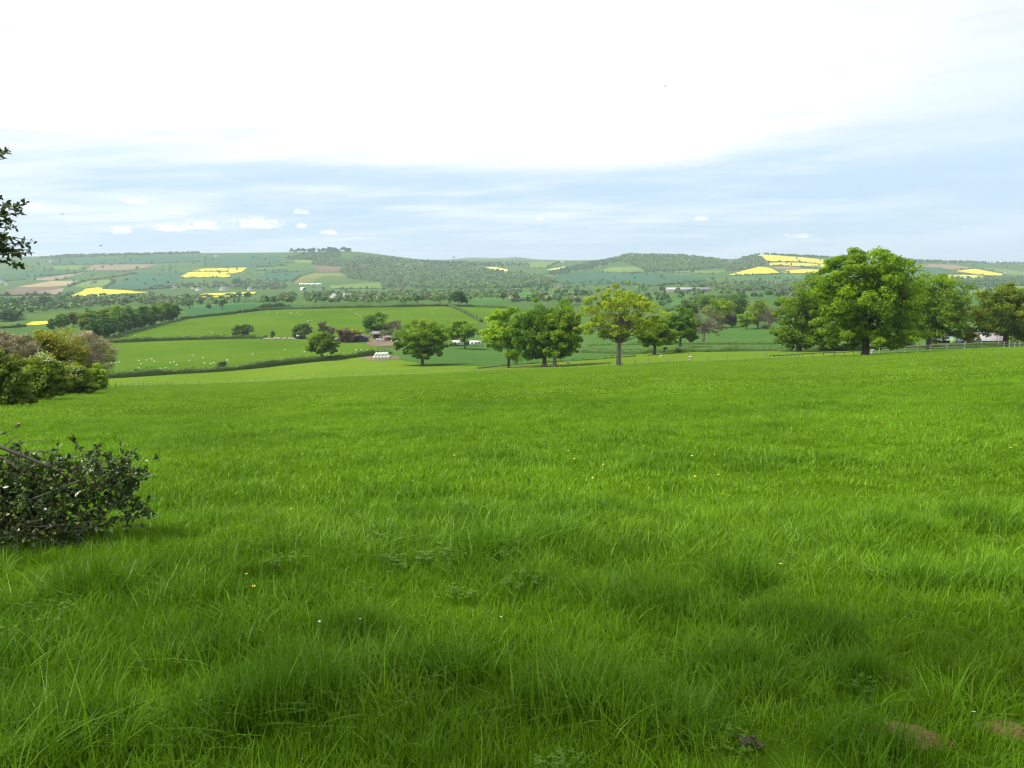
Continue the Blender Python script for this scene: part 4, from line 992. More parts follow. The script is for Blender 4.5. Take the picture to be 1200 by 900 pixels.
# wrapped bales
BW = plain('bale_wrap', (.66, .70, .62), .35, .12, 2.5)
def bale_mesh():
    mb = MB(); k = 14; rr = [(.0,-.6),(.5,-.6),(.58,-.56),(.62,-.45),(.635,0),(.62,.45),(.58,.56),(.5,.6),(.0,.6)]
    th = np.arange(k)*2*math.pi/k
    V = np.array([[r*math.cos(t), y, r*math.sin(t)] for r, y in rr for t in th])
    Q = [(i*k+j, i*k+(j+1) % k, (i+1)*k+(j+1) % k, (i+1)*k+j) for i in range(len(rr)-1) for j in range(k)]
    mb.add(V, Q); return mb.mesh('wrapped_bale', BW, smooth=True)
BALE = bale_mesh(); bb = hit(447, 420.5)
for row, (n, z, ylist) in enumerate([(5, .62, (0, 1.25)), (4, .62+1.08, (.1, 1.3))]):
    for yy in ylist:
        for i in range(n):
            x = (i-(n-1)/2)*1.24
            o = ob('wrapped_bale', BALE, loc=(bb.x + x, bb.y + yy, gz(bb.x+x, bb.y+yy) + z)); o.rotation_euler = (0, random.uniform(0, 6), random.uniform(-.05, .05))
            tag(o, 'white wrapped round bale in the %s layer of the bale stack' % ('bottom', 'top')[row], 'bale', 'bales of the white stack')

# white tubs by the fence
def tub(px, py, label, Y=None):
    root = tag(empty('tub', hit(px, py) if Y is None else at(px, Y)), label, 'tub'); k = 14; th = np.arange(k)*2*math.pi/k
    rr = [(.30,0),(.36,.62),(.40,.64),(.40,.70),(.34,.70),(.30,.10),(.02,.10)]
    V = np.array([[r*math.cos(t)*.95, r*math.sin(t)*.95, z*1.05] for r, z in rr for t in th]); Q = [(i*k+j, i*k+(j+1) % k, (i+1)*k+(j+1) % k, (i+1)*k+j) for i in range(len(rr)-1) for j in range(k)]
    b = MB(); b.add(V, Q); b.build('bucket', WHITE, root, smooth=True)
    h_ = MB(); h_.tube([(-.38, 0, .7), (-.3, -.3, .5), (0, -.42, .42), (.3, -.3, .5), (.38, 0, .7)], .015, 5); h_.build('handle', GREYTIN, root)
tub(665.5, 427.5, 'white tub right of the group of three oaks'); tub(774.5, 419.5, 'white tub under the low round yellow green oak'); tub(808.5, 421.5, 'white tub alone on the pale grass strip'); tub(1022, 414, 'white tub against the trunk of the largest oak')

# fences
def post(mb_or, x, y, h, r=.05): mb_or.tube([(0,0,-.3),(0,0,h)], [r, r*.9], 6)
def fence(pts, step, h, label, name='wire_fence', r=.075, rails=(), wire=(), mat=TIMBER, jitter=.1, lean=.04, rail_h=.10):
    P = [hit(*p) for p in pts]; o = P[0]; root = tag(empty(name, o), label, 'fence')
    seg = []; acc = 0
    for a_, b_ in zip(P[:-1], P[1:]):
        n = max(1, round((b_-a_).length/step)); seg += [a_ + (b_-a_)*i/n for i in range(n)]
    seg.append(P[-1])
    seg = seg[:100]; tops = []
    for p in seg:
        z = gz(p.x, p.y); hh = h*random.uniform(1-jitter, 1+jitter*1.4); lx, ly = random.gauss(0, lean), random.gauss(0, lean)
        m_ = MB(); m_.tube([(0,0,-.3),(lx*hh,ly*hh,hh)], [r, r*.9], 6); m_.build('post', mat, root, (p.x-o.x, p.y-o.y, z-o.z))
        tops.append((p.x-o.x, p.y-o.y, z-o.z))
    for f in rails:
        m_ = MB()
        for a_, b_ in zip(tops[:-1], tops[1:]):
            a2 = np.array(a_)+[0,-r-.03,h*f]; b2 = np.array(b_)+[0,-r-.03,h*f]; m_.tube([a2, b2], rail_h/2, 4)
        m_.build('rail', mat, root)
    for f in wire:
        m_ = MB(); m_.tube([np.array(a_)+[0,-r,h*f] for a_ in tops], .006, 4); m_.build('wire', GREYTIN, root)
    return root
fence([(112,456),(200,451.8),(300,448.6),(400,442.8),(500,439.2),(556,436)], 3.3, 1.05, 'wire fence with thin grey posts along the left half of the pasture edge', wire=(.9,.55))
fence([(558,435.2),(600,433.4),(650,431.8)], .75, 1.0, 'close set paling fence below the group of three oaks', 'paling_fence', r=.04, wire=(.8,), mat=plain('dark_timber', (.10,.085,.06), .9, .3, 5))
fence([(656,431.6),(700,430),(760,427.3),(830,423.6),(898,420.6)], 3.4, 1.05, 'wire fence with scattered posts across the middle of the pasture edge', wire=(.9,.55), jitter=.25)
fence([(902,421.8),(940,419),(978,417.2),(1000,416.6)], 2.4, .85, 'low dark timber rail fence left of the largest oak', 'rail_fence', r=.07, rails=(.88,), mat=plain('dark_rail', (.06,.05,.04), .9, .3, 5), rail_h=.14)
fence([(1030,414.6),(1060,413),(1090,411.6),(1130,410),(1170,408.6),(1212,407.2)], 2.3, 1.3, 'pale timber post and rail fence along the right pasture edge', 'post_and_rail_fence', r=.075, rails=(.85,.5), mat=plain('pale_timber', (.19,.175,.13), .85, .25, 5), rail_h=.11)
fence([(305,399.3),(330,399.6),(360,400)], 3, 1.0, 'dark wire fence in front of the stone wall', wire=(.9,), mat=TIMBER)

# birds
BIRD = None
bm_ = MB(); bm_.tube([(-.11,0,0),(-.05,0,.005),(.03,0,.01),(.09,0,.01),(.12,0,.005)], [.006,.022,.03,.018,.004], 8)
for s in (-1, 1): bm_.add([(.05,s*.02,.015),(-.03,s*.02,.012),(-.05,s*.16,.05),(-.01,s*.17,.055),(-.06,s*.30,.03),(-.045,s*.30,.032)], [(0,1,2,3),(3,2,4,5)])
bm_.add([(-.1,.01,0),(-.1,-.01,0),(-.19,-.04,0),(-.19,.04,0)], [(0,1,2,3)])
BIRD = bm_.mesh('bird', plain('bird_dark', (.02,.022,.03), .6, .1))
for (x, y, d, lb) in [(118,288,70,'tiny dark bird low over the left hillside skyline'),(73,251,70,'tiny dark bird in the sky right of the overhanging leaves'),(780,101,85,'tiny dark bird high in the white cloud'),(532,301.5,75,'tiny dark bird over the distant low hills')]:
    s_, tz = ray(x, y); o = ob('bird', BIRD, loc=(s_*d, d, EYE + tz*d)); o.rotation_euler = (random.uniform(-.5,.5), random.uniform(-.2,.2), random.uniform(0,6)); o['label'] = lb; o['category'] = 'bird'
# ------------------------------------------------------------------ grass: tufts instanced over the pasture
def grassmat(name, lo, hi, dark, trans=.34):
    m, nt, out = nodes_of(name)
    at_ = N(nt, 'ShaderNodeAttribute', attribute_name='tint')
    tu = N(nt, 'ShaderNodeAttribute', attribute_name='tuft', attribute_type='INSTANCER')
    big = noise(nt, .16, 4, .6)
    f = N(nt, 'ShaderNodeMath', operation='MULTIPLY_ADD'); nt.links.new(at_.outputs['Fac'], f.inputs[0]); f.inputs[1].default_value = .55
    g = N(nt, 'ShaderNodeMath', operation='MULTIPLY_ADD'); nt.links.new(big, g.inputs[0]); g.inputs[1].default_value = 1.3; g.inputs[2].default_value = -.42
    nt.links.new(g.outputs[0], f.inputs[2]); f.use_clamp = True
    c = mixc(nt, lo, hi, f.outputs[0])
    c = mixc(nt, c, dark, tu.outputs['Fac'])
    p = N(nt, 'ShaderNodeBsdfPrincipled'); p.inputs['Roughness'].default_value = .42; p.inputs['Specular IOR Level'].default_value = .16
    nt.links.new(c, p.inputs['Base Color'])
    t = N(nt, 'ShaderNodeBsdfTranslucent'); nt.links.new(mixc(nt, c, (1.2, 1.15, .6), 1.0, 'MULTIPLY'), t.inputs['Color'])
    mx = N(nt, 'ShaderNodeMixShader'); mx.inputs[0].default_value = trans
    nt.links.new(p.outputs[0], mx.inputs[1]); nt.links.new(t.outputs[0], mx.inputs[2]); nt.links.new(mx.outputs[0], out.inputs[0])
    return m
GM = grassmat('grass_blades', (.072, .165, .004), (.210, .395, .014), (.058, .158, .007))
GM_DRY = grassmat('grass_seed_and_straw', (.20, .27, .05), (.32, .36, .11), (.16, .24, .05), .25)
GM_WEED = grassmat('clover_leaf', (.065, .150, .006), (.115, .225, .010), (.045, .13, .008), .3)
protos = bpy.data.collections.new('grass_tuft_kinds')
def tuft(name, n, rad, hmin, hmax, wid, seed, lean=.5, seg=3, dry=.015, tone=.5):
    rng = np.random.default_rng(seed)
    r = rad*np.sqrt(rng.random(n)); th = rng.random(n)*2*math.pi
    B = np.stack([r*np.cos(th), r*np.sin(th), np.full(n, -.03)], 1)
    h = rng.uniform(hmin, hmax, n); az = rng.random(n)*2*math.pi
    ln = np.abs(rng.normal(0, lean, n)) * h
    D = np.stack([np.cos(az), np.sin(az), np.zeros(n)], 1)
    S = np.stack([-np.sin(az), np.cos(az), np.zeros(n)], 1)
    tw = rng.normal(0, .5, n)[:, None]; S = S*np.cos(tw) + D*np.sin(tw)
    w = wid*rng.uniform(.6, 1.3, n)
    V = []
    for k in range(seg+1):
        t = k/seg
        c = B + D*(ln*t*t)[:, None] + np.array([0, 0, 1.])*(h*(t - .28*t*t*np.minimum(1, ln/h)))[:, None]
        ww = (w*(1 - t**1.6*.93))[:, None]
        V += [c - S*ww/2, c + S*ww/2]
    V = np.stack(V, 1); m_ = 2*(seg+1)
    Q = np.array([[2*k, 2*k+1, 2*k+3, 2*k+2] for k in range(seg)])
    Qs = (Q[None] + (np.arange(n)*m_)[:, None, None]).reshape(-1, 4)
    tint = np.repeat(np.clip(rng.normal(tone, .34, n), 0, 1), seg); mi = np.repeat((rng.random(n) < dry).astype(int), seg)
    me = mesh_np(name, V.reshape(-1, 3), Qs, [GM, GM_DRY], tint, mi, smooth=True)
    o = bpy.data.objects.new(name, me); protos.objects.link(o)
def weed(name, n, seed):
    rng = np.random.default_rng(seed); mb = MB()
    for i in range(n):
        a_ = rng.random()*6.28; d = rng.uniform(.02, .13); c = np.array([d*math.cos(a_), d*math.sin(a_), rng.uniform(.03, .09)])
        for k in range(3):
            b_ = a_ + k*2.09; q = np.array([math.cos(b_), math.sin(b_), .25])
            p = c + q*.011; s_ = np.array([-q[1], q[0], 0])*.008
            mb.add([c, p - s_, p + q*.010, p + s_], [(0,1,2,3)], rng.random())
        mb.tube([(c[0]*.4, c[1]*.4, -.02), c], .0012, 4, cap=False)
    o = bpy.data.objects.new(name, mb.mesh(name, [GM_WEED])); protos.objects.link(o)
# names sort alphabetically: that is the pick order of the instances
tuft('a_fine', 105, .16, .03, .12, .0068, 1, .45, 3, .012)
tuft('b_fine', 105, .16, .03, .15, .0070, 2, .65, 3, .015)
tuft('c_long', 80, .14, .10, .24, .0075, 3, .75, 4, .03)
weed('d_weed', 26, 4)
tuft('e_mid', 200, .34, .03, .09, .0105, 5, .55, 2, .010)
tuft('f_mid', 200, .34, .03, .12, .0110, 6, .75, 2, .014)
tuft('g_wide', 230, .95, .03, .075, .026, 7, .6, 2, .07, tone=.68)
tuft('h_wide', 230, .95, .03, .10, .028, 8, .8, 2, .09, tone=.68)

rng = np.random.default_rng(77)
TUFTS = [(hit(x, y), r) for x, y, r in [(335,815,.34),(300,835,.25),(760,708,.30),(800,720,.3),(930,735,.35),(960,752,.28),(862,690,.25),(1185,690,.3),(1090,690,.22),(640,640,.25),(560,652,.2),(70,870,.25),(40,858,.2),(250,700,.2),(420,742,.2),(700,820,.2),(1010,800,.22),(870,800,.26),(1030,890,.2),(500,790,.2),(800,845,.25),(110,700,.2),(830,575,.3),(800,590,.3),(1050,625,.3),(1150,620,.3),(790,555,.3),(410,545,.3),(650,495,.4),(910,500,.5),(440,475,.5)]]
BARE = [(hit(x, y), r) for x, y, r in [(1050,858,.085),(1072,863,.10),(1092,868,.06),(1180,856,.085),(263,642,.09),(880,879,.03)]]
HIDE = hit(40, 640)
PTS, ROT, SCL, KIND, TUF = [], [], [], [], []
def scatter(y0, y1, dens, kinds, probs, scl, fade=None, thin0=0):
    area_x = lambda Y: .70*Y + 1.6
    n = int(dens * (0.70*(y1*y1 - y0*y0) + 3.2*(y1-y0)))
    Y = np.sqrt(rng.random(n)*(y1*y1 - y0*y0) + y0*y0); X = (rng.random(n)*2 - 1)*area_x(Y)
    ed = np.interp(X/Y, CS, EDGE_Y); ok = Y < ed - .5; X, Y = X[ok], Y[ok]; n = len(X)
    t1 = vnoise(X/.55, Y/.55, 11); t2 = vnoise(X/2.3, Y/2.3, 12); t3 = vnoise(X/9., Y/9., 13)
    t0 = vnoise(X/.21 + 9, Y/.24, 14) if y0 < 20 else vnoise(X/1.3, Y/1.6, 14)
    lush = .32*t0 + .33*t1 + .35*t2
    s = scl*(.68 + .62*np.clip((lush - .30)/.38, 0, 1)**1.3)*rng.uniform(.8, 1.25, n)
    tf = np.clip((lush - .53)/.22, 0, 1)*.60*np.clip(1.1 - Y/90, .08, 1)
    kd = rng.choice(kinds, size=n, p=probs)
    hgt = np.ones(n)
    for (c, r) in TUFTS:
        d = np.hypot(X - c.x, (Y - c.y))/r; w = np.clip(1.25 - d, 0, 1)
        hgt *= 1 + .38*w; tf = np.maximum(tf, .65*np.clip(w*1.6, 0, 1))
        kd = np.where((w > .25) & (kd < 3) & (rng.random(n) < .75), 2, kd)
    keep = np.ones(n, bool)
    for (c, r) in BARE:
        d = np.hypot(X - c.x, (Y - c.y))/r; keep &= ~((d < 1.0) & (rng.random(n) < .80)); s = np.where(d < 1.35, s*.5, s)
    X, Y, s, tf, kd, hgt = X[keep], Y[keep], s[keep], tf[keep], kd[keep], hgt[keep]; n = len(X)
    PTS.append(np.stack([X, Y, ground(X, Y)], 1)); ROT.append(np.stack([rng.normal(0, .10, n), rng.normal(0, .10, n), rng.random(n)*6.283], 1))
    SCL.append(np.stack([s, s, s*hgt], 1)); KIND.append(kd); TUF.append(tf)
scatter(1.6, 8.5, 95, [0, 1, 2, 3], [.48, .42, .09, .01], 1.0)
scatter(8.0, 34, 13, [4, 5, 2], [.50, .40, .10], 1.0)
scatter(33, 205, 1.6, [6, 7], [.6, .4], 1.0)
PTS = np.concatenate(PTS); ROT = np.concatenate(ROT); SCL = np.concatenate(SCL); KIND = np.concatenate(KIND); TUF = np.concatenate(TUF)
gme = bpy.data.meshes.new('grass'); gme.vertices.add(len(PTS)); gme.vertices.foreach_set('co', PTS.astype(np.float32).ravel())
for nm, ty, arr in (('rot', 'FLOAT_VECTOR', ROT), ('scl', 'FLOAT_VECTOR', SCL), ('kind', 'INT', KIND), ('tuft', 'FLOAT', TUF)):
    a_ = gme.attributes.new(nm, ty, 'POINT'); a_.data.foreach_set('vector' if 'VECTOR' in ty else 'value', np.asarray(arr, np.int32 if ty == 'INT' else np.float32).ravel())
gob = tag(ob('grass', gme), 'lush uneven green pasture grass with darker tufts covering the whole foreground', 'grass', None, 'stuff')
ng = bpy.data.node_groups.new('grass_tufts', 'GeometryNodeTree')
ng.interface.new_socket('Geometry', in_out='INPUT', socket_type='NodeSocketGeometry'); ng.interface.new_socket('Geometry', in_out='OUTPUT', socket_type='NodeSocketGeometry')
gi = ng.nodes.new('NodeGroupInput'); go = ng.nodes.new('NodeGroupOutput')
ci = ng.nodes.new('GeometryNodeCollectionInfo'); ci.inputs['Collection'].default_value = protos; ci.inputs['Separate Children'].default_value = True; ci.inputs['Reset Children'].default_value = True
ip = ng.nodes.new('GeometryNodeInstanceOnPoints'); ip.inputs['Pick Instance'].default_value = True
def na(nm, ty):
    n = ng.nodes.new('GeometryNodeInputNamedAttribute'); n.data_type = ty; n.inputs[0].default_value = nm; return n.outputs[0]
e2r = ng.nodes.new('FunctionNodeEulerToRotation')
ng.links.new(na('rot', 'FLOAT_VECTOR'), e2r.inputs[0])
ng.links.new(gi.outputs[0], ip.inputs['Points']); ng.links.new(ci.outputs[0], ip.inputs['Instance'])
ng.links.new(na('kind', 'INT'), ip.inputs['Instance Index']); ng.links.new(e2r.outputs[0], ip.inputs['Rotation']); ng.links.new(na('scl', 'FLOAT_VECTOR'), ip.inputs['Scale'])
ng.links.new(ip.outputs[0], go.inputs[0])
gob.modifiers.new('tufts', 'NODES').node_group = ng
print('grass tufts', len(PTS))

# bare earth showing through, a clod, flowers, a fallen twig
SOIL = plain('soil', (.135, .092, .028), .95, .6, 45)
for k, (c, r) in enumerate(BARE[:5]):
    n = 22; P = []
    for i in range(n):
        t = i*2*math.pi/n; q = r*1.25*(1 + .25*random.uniform(-1, 1)); P.append(Vector((c.x + q*1.15*math.cos(t), c.y + q*math.sin(t), 0)))
    s_ = bpy.data.meshes.new('bare_soil'); V = [(c.x, c.y, gz(c.x, c.y) + .022)]
    for f in (.55, 1.0):
        V += [(c.x + (p.x-c.x)*f, c.y + (p.y-c.y)*f, gz(c.x + (p.x-c.x)*f, c.y + (p.y-c.y)*f) + (.018 + random.uniform(-.006, .012) if f < 1 else -.004)) for p in P]
    Fs = [(0, 1+i, 1+(i+1) % n) for i in range(n)] + [(1+i, 1+n+i, 1+n+(i+1) % n, 1+(i+1) % n) for i in range(n)]
    s_.from_pydata(V, [], Fs); s_.materials.append(SOIL); tag(ob('bare_soil', s_), kind='structure')
def lump(name, n, r, mat, seed):
    rng = np.random.default_rng(seed); mb = MB()
    for i in range(n):
        c = rng.normal(size=3)*r*np.array([.6, .45, .22]) + np.array([0, 0, r*.35]); q = r*rng.uniform(.10, .34); k = 7
        zz = np.linspace(-1, 1, 6); th = np.arange(k)*2*math.pi/k
        V = np.array([[c[0] + q*math.sqrt(max(0, 1-z*z))*math.cos(t)*rng.uniform(.8, 1.2), c[1] + q*math.sqrt(max(0, 1-z*z))*math.sin(t)*rng.uniform(.8, 1.2), c[2] + q*.7*z] for z in zz for t in th])
        mb.add(V, [(a_*k+j, a_*k+(j+1) % k, (a_+1)*k+(j+1) % k, (a_+1)*k+j) for a_ in range(5) for j in range(k)])
    return mb.mesh(name, mat)
cl = hit(876, 879); tag(ob('earth_clod', lump('earth_clod', 34, .040, plain('clod', (.055, .046, .026), .95, .4, 40), 3), loc=cl + Vector((0, 0, .03))), 'crumbly grey brown clod of earth in the grass near the bottom edge', 'clod')
YEL = plain('petal_yellow', (.80, .68, .08), .7, .08, 40); WHT = plain('petal_white', (.80, .80, .74), .7, .05, 40); STEM = plain('flower_stem', (.09, .17, .03), .7, .2, 20)
def flower(name, mat, r, h):
    mb = MB(); mb.tube([(0, 0, -.02), (.01, 0, h*.6), (.015, .005, h)], .0022, 5, m=0)
    for ring, (n, rr, up) in enumerate([(11, 1.0, .12), (9, .62, .35)]):
        for i in range(n):
            t = i*6.283/n + ring*.3; d = np.array([math.cos(t), math.sin(t), up]); s_ = np.array([-math.sin(t), math.cos(t), 0])*r*.2; c = np.array([.015, .005, h])
            mb.add([c + d*r*.1, c + d*r*rr*.7 - s_, c + d*r*rr, c + d*r*rr*.7 + s_], [(0,1,2,3)], .5, 1)
    return mb.mesh(name, [STEM, mat])
FLY, FLW = flower('dandelion', YEL, .016, .15), flower('daisy', WHT, .011, .15)
ypx = [(919,669),(296,686),(295,681),(880,482),(1117,511),(1117,520),(1109,517),(1182,524),(1187,527),(1068,533),(1190,508),(1025,533),(834,552),(833,558),(843,560),(816,559),(839,536),(810,535),(323,556),(347,600),(355,534),(665,577),(746,501),(404,513),(556,510),(1032,495),(962,505),(533,537),(574,527),(590,520),(658,528),(1054,471),(1120,482),(880,563),(706,548),(675,538),(655,521),(693,560),(620,566),(402,505)]
wpx = [(449,506),(481,565),(660,527),(664,528),(623,561),(656,580),(1063,548),(369,737),(580,729),(214,633),(402,633),(1149,850),(420,739),(1118,482)]
for lst, me_, nm, lb, gr in ((ypx, FLY, 'dandelion', 'small yellow dandelion flower dotted in the pasture grass', 'yellow flowers in the pasture'), (wpx, FLW, 'daisy', 'small white flower head showing in the pasture grass', 'white flowers in the pasture')):
    for (x, y) in lst:
        p = hit(x, y + (160/max(4, hit(x, y).y)*.5)); o = ob(nm, me_, loc=p); o.rotation_euler = (random.uniform(.1, .5), random.uniform(-.3, .3), random.uniform(0, 6))
        o.scale = (.85, .85, random.uniform(.7, 1.0))
        tag(o, lb, 'flower', gr)
TW = plain('twig_bark', (.20, .16, .10), .85, .3, 30)
tb = hit(160, 617); q = MB(); q.tube([(-.20,.0,.10),(-.08,.02,.13),(.06,-.01,.10),(.20,.0,.05)], [.006,.008,.006,.003], 6); q.tube([(-.02,0,.12),(.04,.06,.16),(.10,.08,.15)], [.004,.003,.002], 5); q.tube([(.08,-.01,.10),(.13,-.05,.09)], [.003,.002], 5)
tag(q.build('fallen_twig', TW, loc=tb), 'pale broken twig lying in grass right of the holly bush', 'twig')

# ------------------------------------------------------------------ holly bush and the holly tree whose boughs hang into the frame
HOL = leafmat('holly_leaf', (.030, .075, .014), (.105, .165, .035), .15, .36, .4)
HOLY = leafmat('holly_leaf_pale', (.16, .20, .050), (.32, .36, .12), .2, .35, .4)
HOLB = plain('holly_bark', (.12, .10, .075), .8, .35, 25)
def holly_leaves(mb, P, Dd, rng, L=.062, m=0):
    """folded pointed leaves: two quads each, tip along Dd"""
    n = len(P)
    Dd = Dd/(np.linalg.norm(Dd, axis=1)[:, None] + 1e-9)
    up = rdir(n, rng)*.8 + np.array([0, 0, .8]); s = np.cross(Dd, up); s /= np.linalg.norm(s, axis=1)[:, None] + 1e-9; nn = np.cross(s, Dd)
    l = (L*rng.uniform(.7, 1.25, n))[:, None]; w = l*.27; f = w*rng.uniform(.1, .7, n)[:, None]
    V = np.stack([P, P + Dd*l*.33 - s*w + nn*f, P + Dd*l*.72 - s*w*.75 + nn*f*.7, P + Dd*l - nn*f*.4, P + Dd*l*.72 + s*w*.75 + nn*f*.7, P + Dd*l*.33 + s*w + nn*f, P + Dd*l*.55], 1).reshape(-1, 3)
    i = np.arange(n)[:, None]*7
    Q = np.concatenate([i + np.array([[0, 6, 2, 1]]), i + np.array([[6, 3, 3, 2]])[:, [0, 1, 3, 2]][:, :4], i + np.array([[0, 5, 4, 6]]), i + np.array([[6, 4, 3, 3]])], 0)
    Q = np.concatenate([i + np.array([[0, 6, 2, 1]]), i + np.array([[0, 5, 4, 6]])], 0)
    t = np.clip(rng.normal(.45, .25, n), 0, 1); mi = np.full(n, m) if np.isscalar(m) else m
    mb.V.append(V); mb.Q.append(Q + mb.n); mb.T.append(np.r_[t, t]); mb.M.append(np.r_[mi, mi])
    T3 = np.concatenate([i + np.array([[6, 3, 2, 2]])], 0)
    mb.n += len(V)
    # the pointed tip, one quad over both halves
    mb.V.append(V[:0]); mb.Q.append((i + np.array([[2, 6, 4, 3]])) + mb.n - len(V)); mb.T.append(t); mb.M.append(mi)
def spray(mb, tw, start, d, L, rng, nleaf, L_leaf=.06, pale=.1, sag=.15, m_all=None, r=.006):
    """a twig with leaves set round its outer part"""
    d = d/np.linalg.norm(d); t = np.linspace(0, 1, 6)[:, None]
    bend = rng.normal(size=3)*.18; pth = np.asarray(start) + d*L*t + (bend*L - np.array([0, 0, sag*L]))*t*t
    tw.tube(pth, np.linspace(r, r*.3, 6), 5, cap=False)
    f = 1 - rng.random(nleaf)**1.3*.85; k = f*5; i = np.minimum(k.astype(int), 4); P = pth[i] + (pth[i+1] - pth[i])*(k - i)[:, None]
    Dd = rdir(nleaf, rng)*.9 + d*.7
    holly_leaves(mb, P, Dd, rng, L_leaf, (rng.random(nleaf) < pale).astype(int))
    return pth[-1]
rng = np.random.default_rng(21)
base = at(-20, 7.3); k = 7.3/F
root = tag(empty('holly_bush', base), 'low dense holly bush with glossy dark leaves at the left edge', 'bush')
lf, tw = MB(), MB()
rowb = 450 - F*math.tan(PITCH + math.atan2(base.z - EYE, base.y))
def bp(px, py, dy=0): return np.array([(px + 8)*k*1.0, dy, (rowb - py)*k])
lobes = [(-60,590,60,62,-.1),(0,596,46,52,.0),(30,575,36,36,.1),(62,580,34,36,.0),(92,565,26,26,.1),(100,598,32,26,-.1),(130,572,24,26,.05),(140,552,18,16,.0),(148,585,14,18,0),(112,540,16,14,-.1),(45,618,52,34,-.25),(5,560,34,32,.2),(-10,640,40,26,-.3),(75,545,16,14,.1),(155,560,10,14,0)]
for (cx, cy, rx, ry, dy) in lobes:
    n = int(rx*ry*.078); d = rdir(n, rng); rr = (.45 + .62*rng.random(n)**.7)
    C = bp(cx, cy, dy); P = C + d*rr[:, None]*np.array([rx*k, rx*k*.9, ry*k])
    pl = rng.uniform(.02, .30)
    for p, dd in zip(P, d):
        if p[2] < .03: continue
        spray(lf, tw, p - dd*.06, dd + np.array([0, 0, .25]) + rng.normal(size=3)*.6, rng.uniform(.07, .24), rng, rng.integers(5, 14), rng.uniform(.040, .064), pl if dd[2] > 0 else pl*.4, r=.003)
for i in range(60):             # stray shoots breaking the outline
    f = rng.random(); x = rng.uniform(-20, 165); y = 548 - 26*math.sin(max(0, min(1, (x+40)/215))*2.2)*.6 + rng.uniform(-4, 14)
    if f < .35: x = rng.uniform(138, 162); y = rng.uniform(525, 606)
    spray(lf, tw, bp(x-8, y+8, rng.uniform(-.2, .2)), np.array([rng.uniform(-.2, 1.0) if x < 140 else 1.0, rng.normal()*.4, rng.uniform(.1, .9)]), rng.uniform(.10, .24), rng, rng.integers(4, 12), .052, .12, r=.003)
for i in range(40):             # dead grey twigs low in the bush
    p = bp(rng.uniform(-20, 135), rng.uniform(590, 635), -.35 + rng.uniform(-.1, .1)); q2 = p + rng.normal(size=3)*np.array([.14, .08, .05]); tw.tube([p, (p+q2)/2 + rng.normal(size=3)*.02, q2], [.004, .003, .002], 4, cap=False)
# stems and the bare arching boughs above it
for i in range(16):
    e_ = bp(rng.uniform(-40, 140), rng.uniform(545, 610), rng.uniform(-.25, .25)); s_ = np.array([rng.uniform(-.5, .55), rng.uniform(-.2, .2), -.05])
    tw.tube([s_, s_*.5 + e_*.5 + rng.normal(size=3)*.06, e_], [.018, .012, .006], 6, cap=False)
def bough(pts, r0, r1):
    P = np.array([bp(x, y, d) for x, y, d in pts]); tw.tube(P, np.linspace(r0, r1, len(P)), 6, cap=False); return P
bough([(-90,470,-.1),(0,509,-.1),(30,522,-.1),(60,538,-.05),(95,562,0)], .022, .010)
bough([(14,513,-.1),(25,503,-.1),(34,500,-.1)], .005, .003); bough([(18,518,-.1),(28,508,-.12),(60,505,-.1),(72,513,-.1)], .004, .002); bough([(30,522,-.1),(45,518,-.1),(62,518,-.1),(78,526,-.05)], .005, .002)
bough([(-20,483,-.15),(10,487,-.15),(20,492,-.15),(30,520,-.1)], .003, .002); bough([(95,530,0),(103,522,0),(115,520,0)], .005, .002); bough([(-40,520,0),(5,530,0),(20,545,0)], .014, .008)
for (x, y, m_) in [(20,492,3),(46,522,3),(58,519,6),(72,513,3),(80,527,9),(104,523,10),(116,519,12),(128,524,14),(134,530,12),(152,525,7),(160,520,8),(163,527,5),(145,535,10),(60,530,6),(2,498,4)]:
    spray(lf, tw, bp(x-6, y+6), np.array([.8, rng.normal()*.3, .5]), .10, rng, m_, .058, .08, .1, r=.003)
lf.build('foliage', [HOL, HOLY], root); tw.build('stems', HOLB, root)

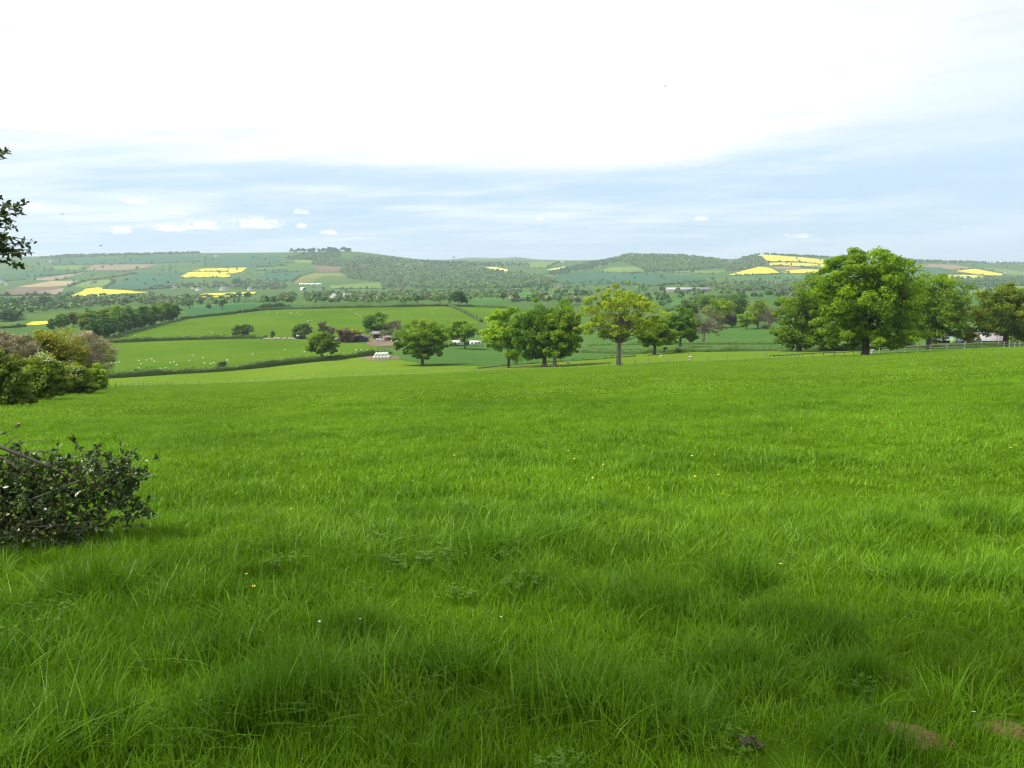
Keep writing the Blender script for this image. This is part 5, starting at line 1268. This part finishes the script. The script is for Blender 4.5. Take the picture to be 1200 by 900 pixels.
# holly tree standing just outside the left edge; only its bough ends reach into the picture
tb = at(-250, 6.6); tb = Vector((-6.6, 6.4, gz(-6.6, 6.4)))
root = tag(empty('holly_tree', tb), 'holly tree boughs with small dark leaves hanging into the sky at the left edge', 'tree')
lf, tw = MB(), MB()
trunk = MB(); trunk.tube([(0,0,-.3),(.03,.02,.6),(-.04,.05,1.6),(.05,0,2.8),(.1,.05,4.0)], [.17,.14,.12,.09,.05], 10)
trunk.build('trunk', HOLB, root, smooth=True)
def sp(px, py, Y): s_, tz = ray(px - 9, py); return np.array([s_*Y, Y, EYE + tz*Y]) - np.array(tb)
bg_ = np.random.default_rng(5)
for (st, ends) in [((0,0,2.3), [(10,262,5.6),(30,250,5.6),(40,252,5.5),(22,268,5.6),(16,240,5.7),(6,248,5.5),(28,260,5.7)]), ((0,0,1.9), [(8,274,5.6),(26,280,5.6),(32,283,5.6),(20,290,5.6),(5,290,5.7),(14,272,5.5)]), ((0,0,1.7), [(42,293,5.6),(32,296,5.5),(10,296,5.6),(22,294,5.7)]), ((0,0,2.9), [(10,181,5.6),(14,186,5.6),(8,191,5.7),(4,178,5.6),(6,186,5.6)])]:
    hub = sp(-70, sum(e[1] for e in ends)/len(ends) - 4, 5.8)
    st = np.array(st, float); tw.tube([st, st*.5 + hub*.5 + np.array([0, 0, .1]), hub], [.04, .028, .016], 6, cap=False)
    for (x, y, Y) in ends:
        e_ = sp(x, y, Y); mid = hub*.45 + e_*.55 + bg_.normal(size=3)*.05
        tw.tube([hub, mid, e_], [.010, .006, .003], 5, cap=False)
        dd = e_ - mid
        L_ = min(.30, np.linalg.norm(dd))
        spray(lf, tw, e_ - dd/np.linalg.norm(dd)*L_, dd, L_, bg_, 34, .035, .06, -.05, r=.003)
        for _ in range(2):
            o_ = bg_.normal(size=3)*np.array([.06, .05, .03]); spray(lf, tw, mid + o_*.6, dd + bg_.normal(size=3)*.10, .18, bg_, 24, .035, .08, .05, r=.003)
# the rest of the crown, left of the frame
for i in range(420):
    d = rdir(1, bg_)[0]; c = np.array([-.5, .1, 3.2]) + d*np.array([1.15, 1.4, 1.9])*bg_.random()**.4
    if c[2] < .7 or (c + np.array(tb))[0]/(c + np.array(tb))[1] > -.70: continue
    spray(lf, tw, c, d + bg_.normal(size=3)*.4, .22, bg_, 14, .05, .1, r=.004)
for v_, q_, t_, o_ in zip(tw.V, tw.Q, tw.T, np.cumsum([0] + [len(v) for v in tw.V])[:-1]): lf.add(v_, q_ - o_, t_, 2)
lf.build('crown', [HOL, HOLY, HOLB], root)
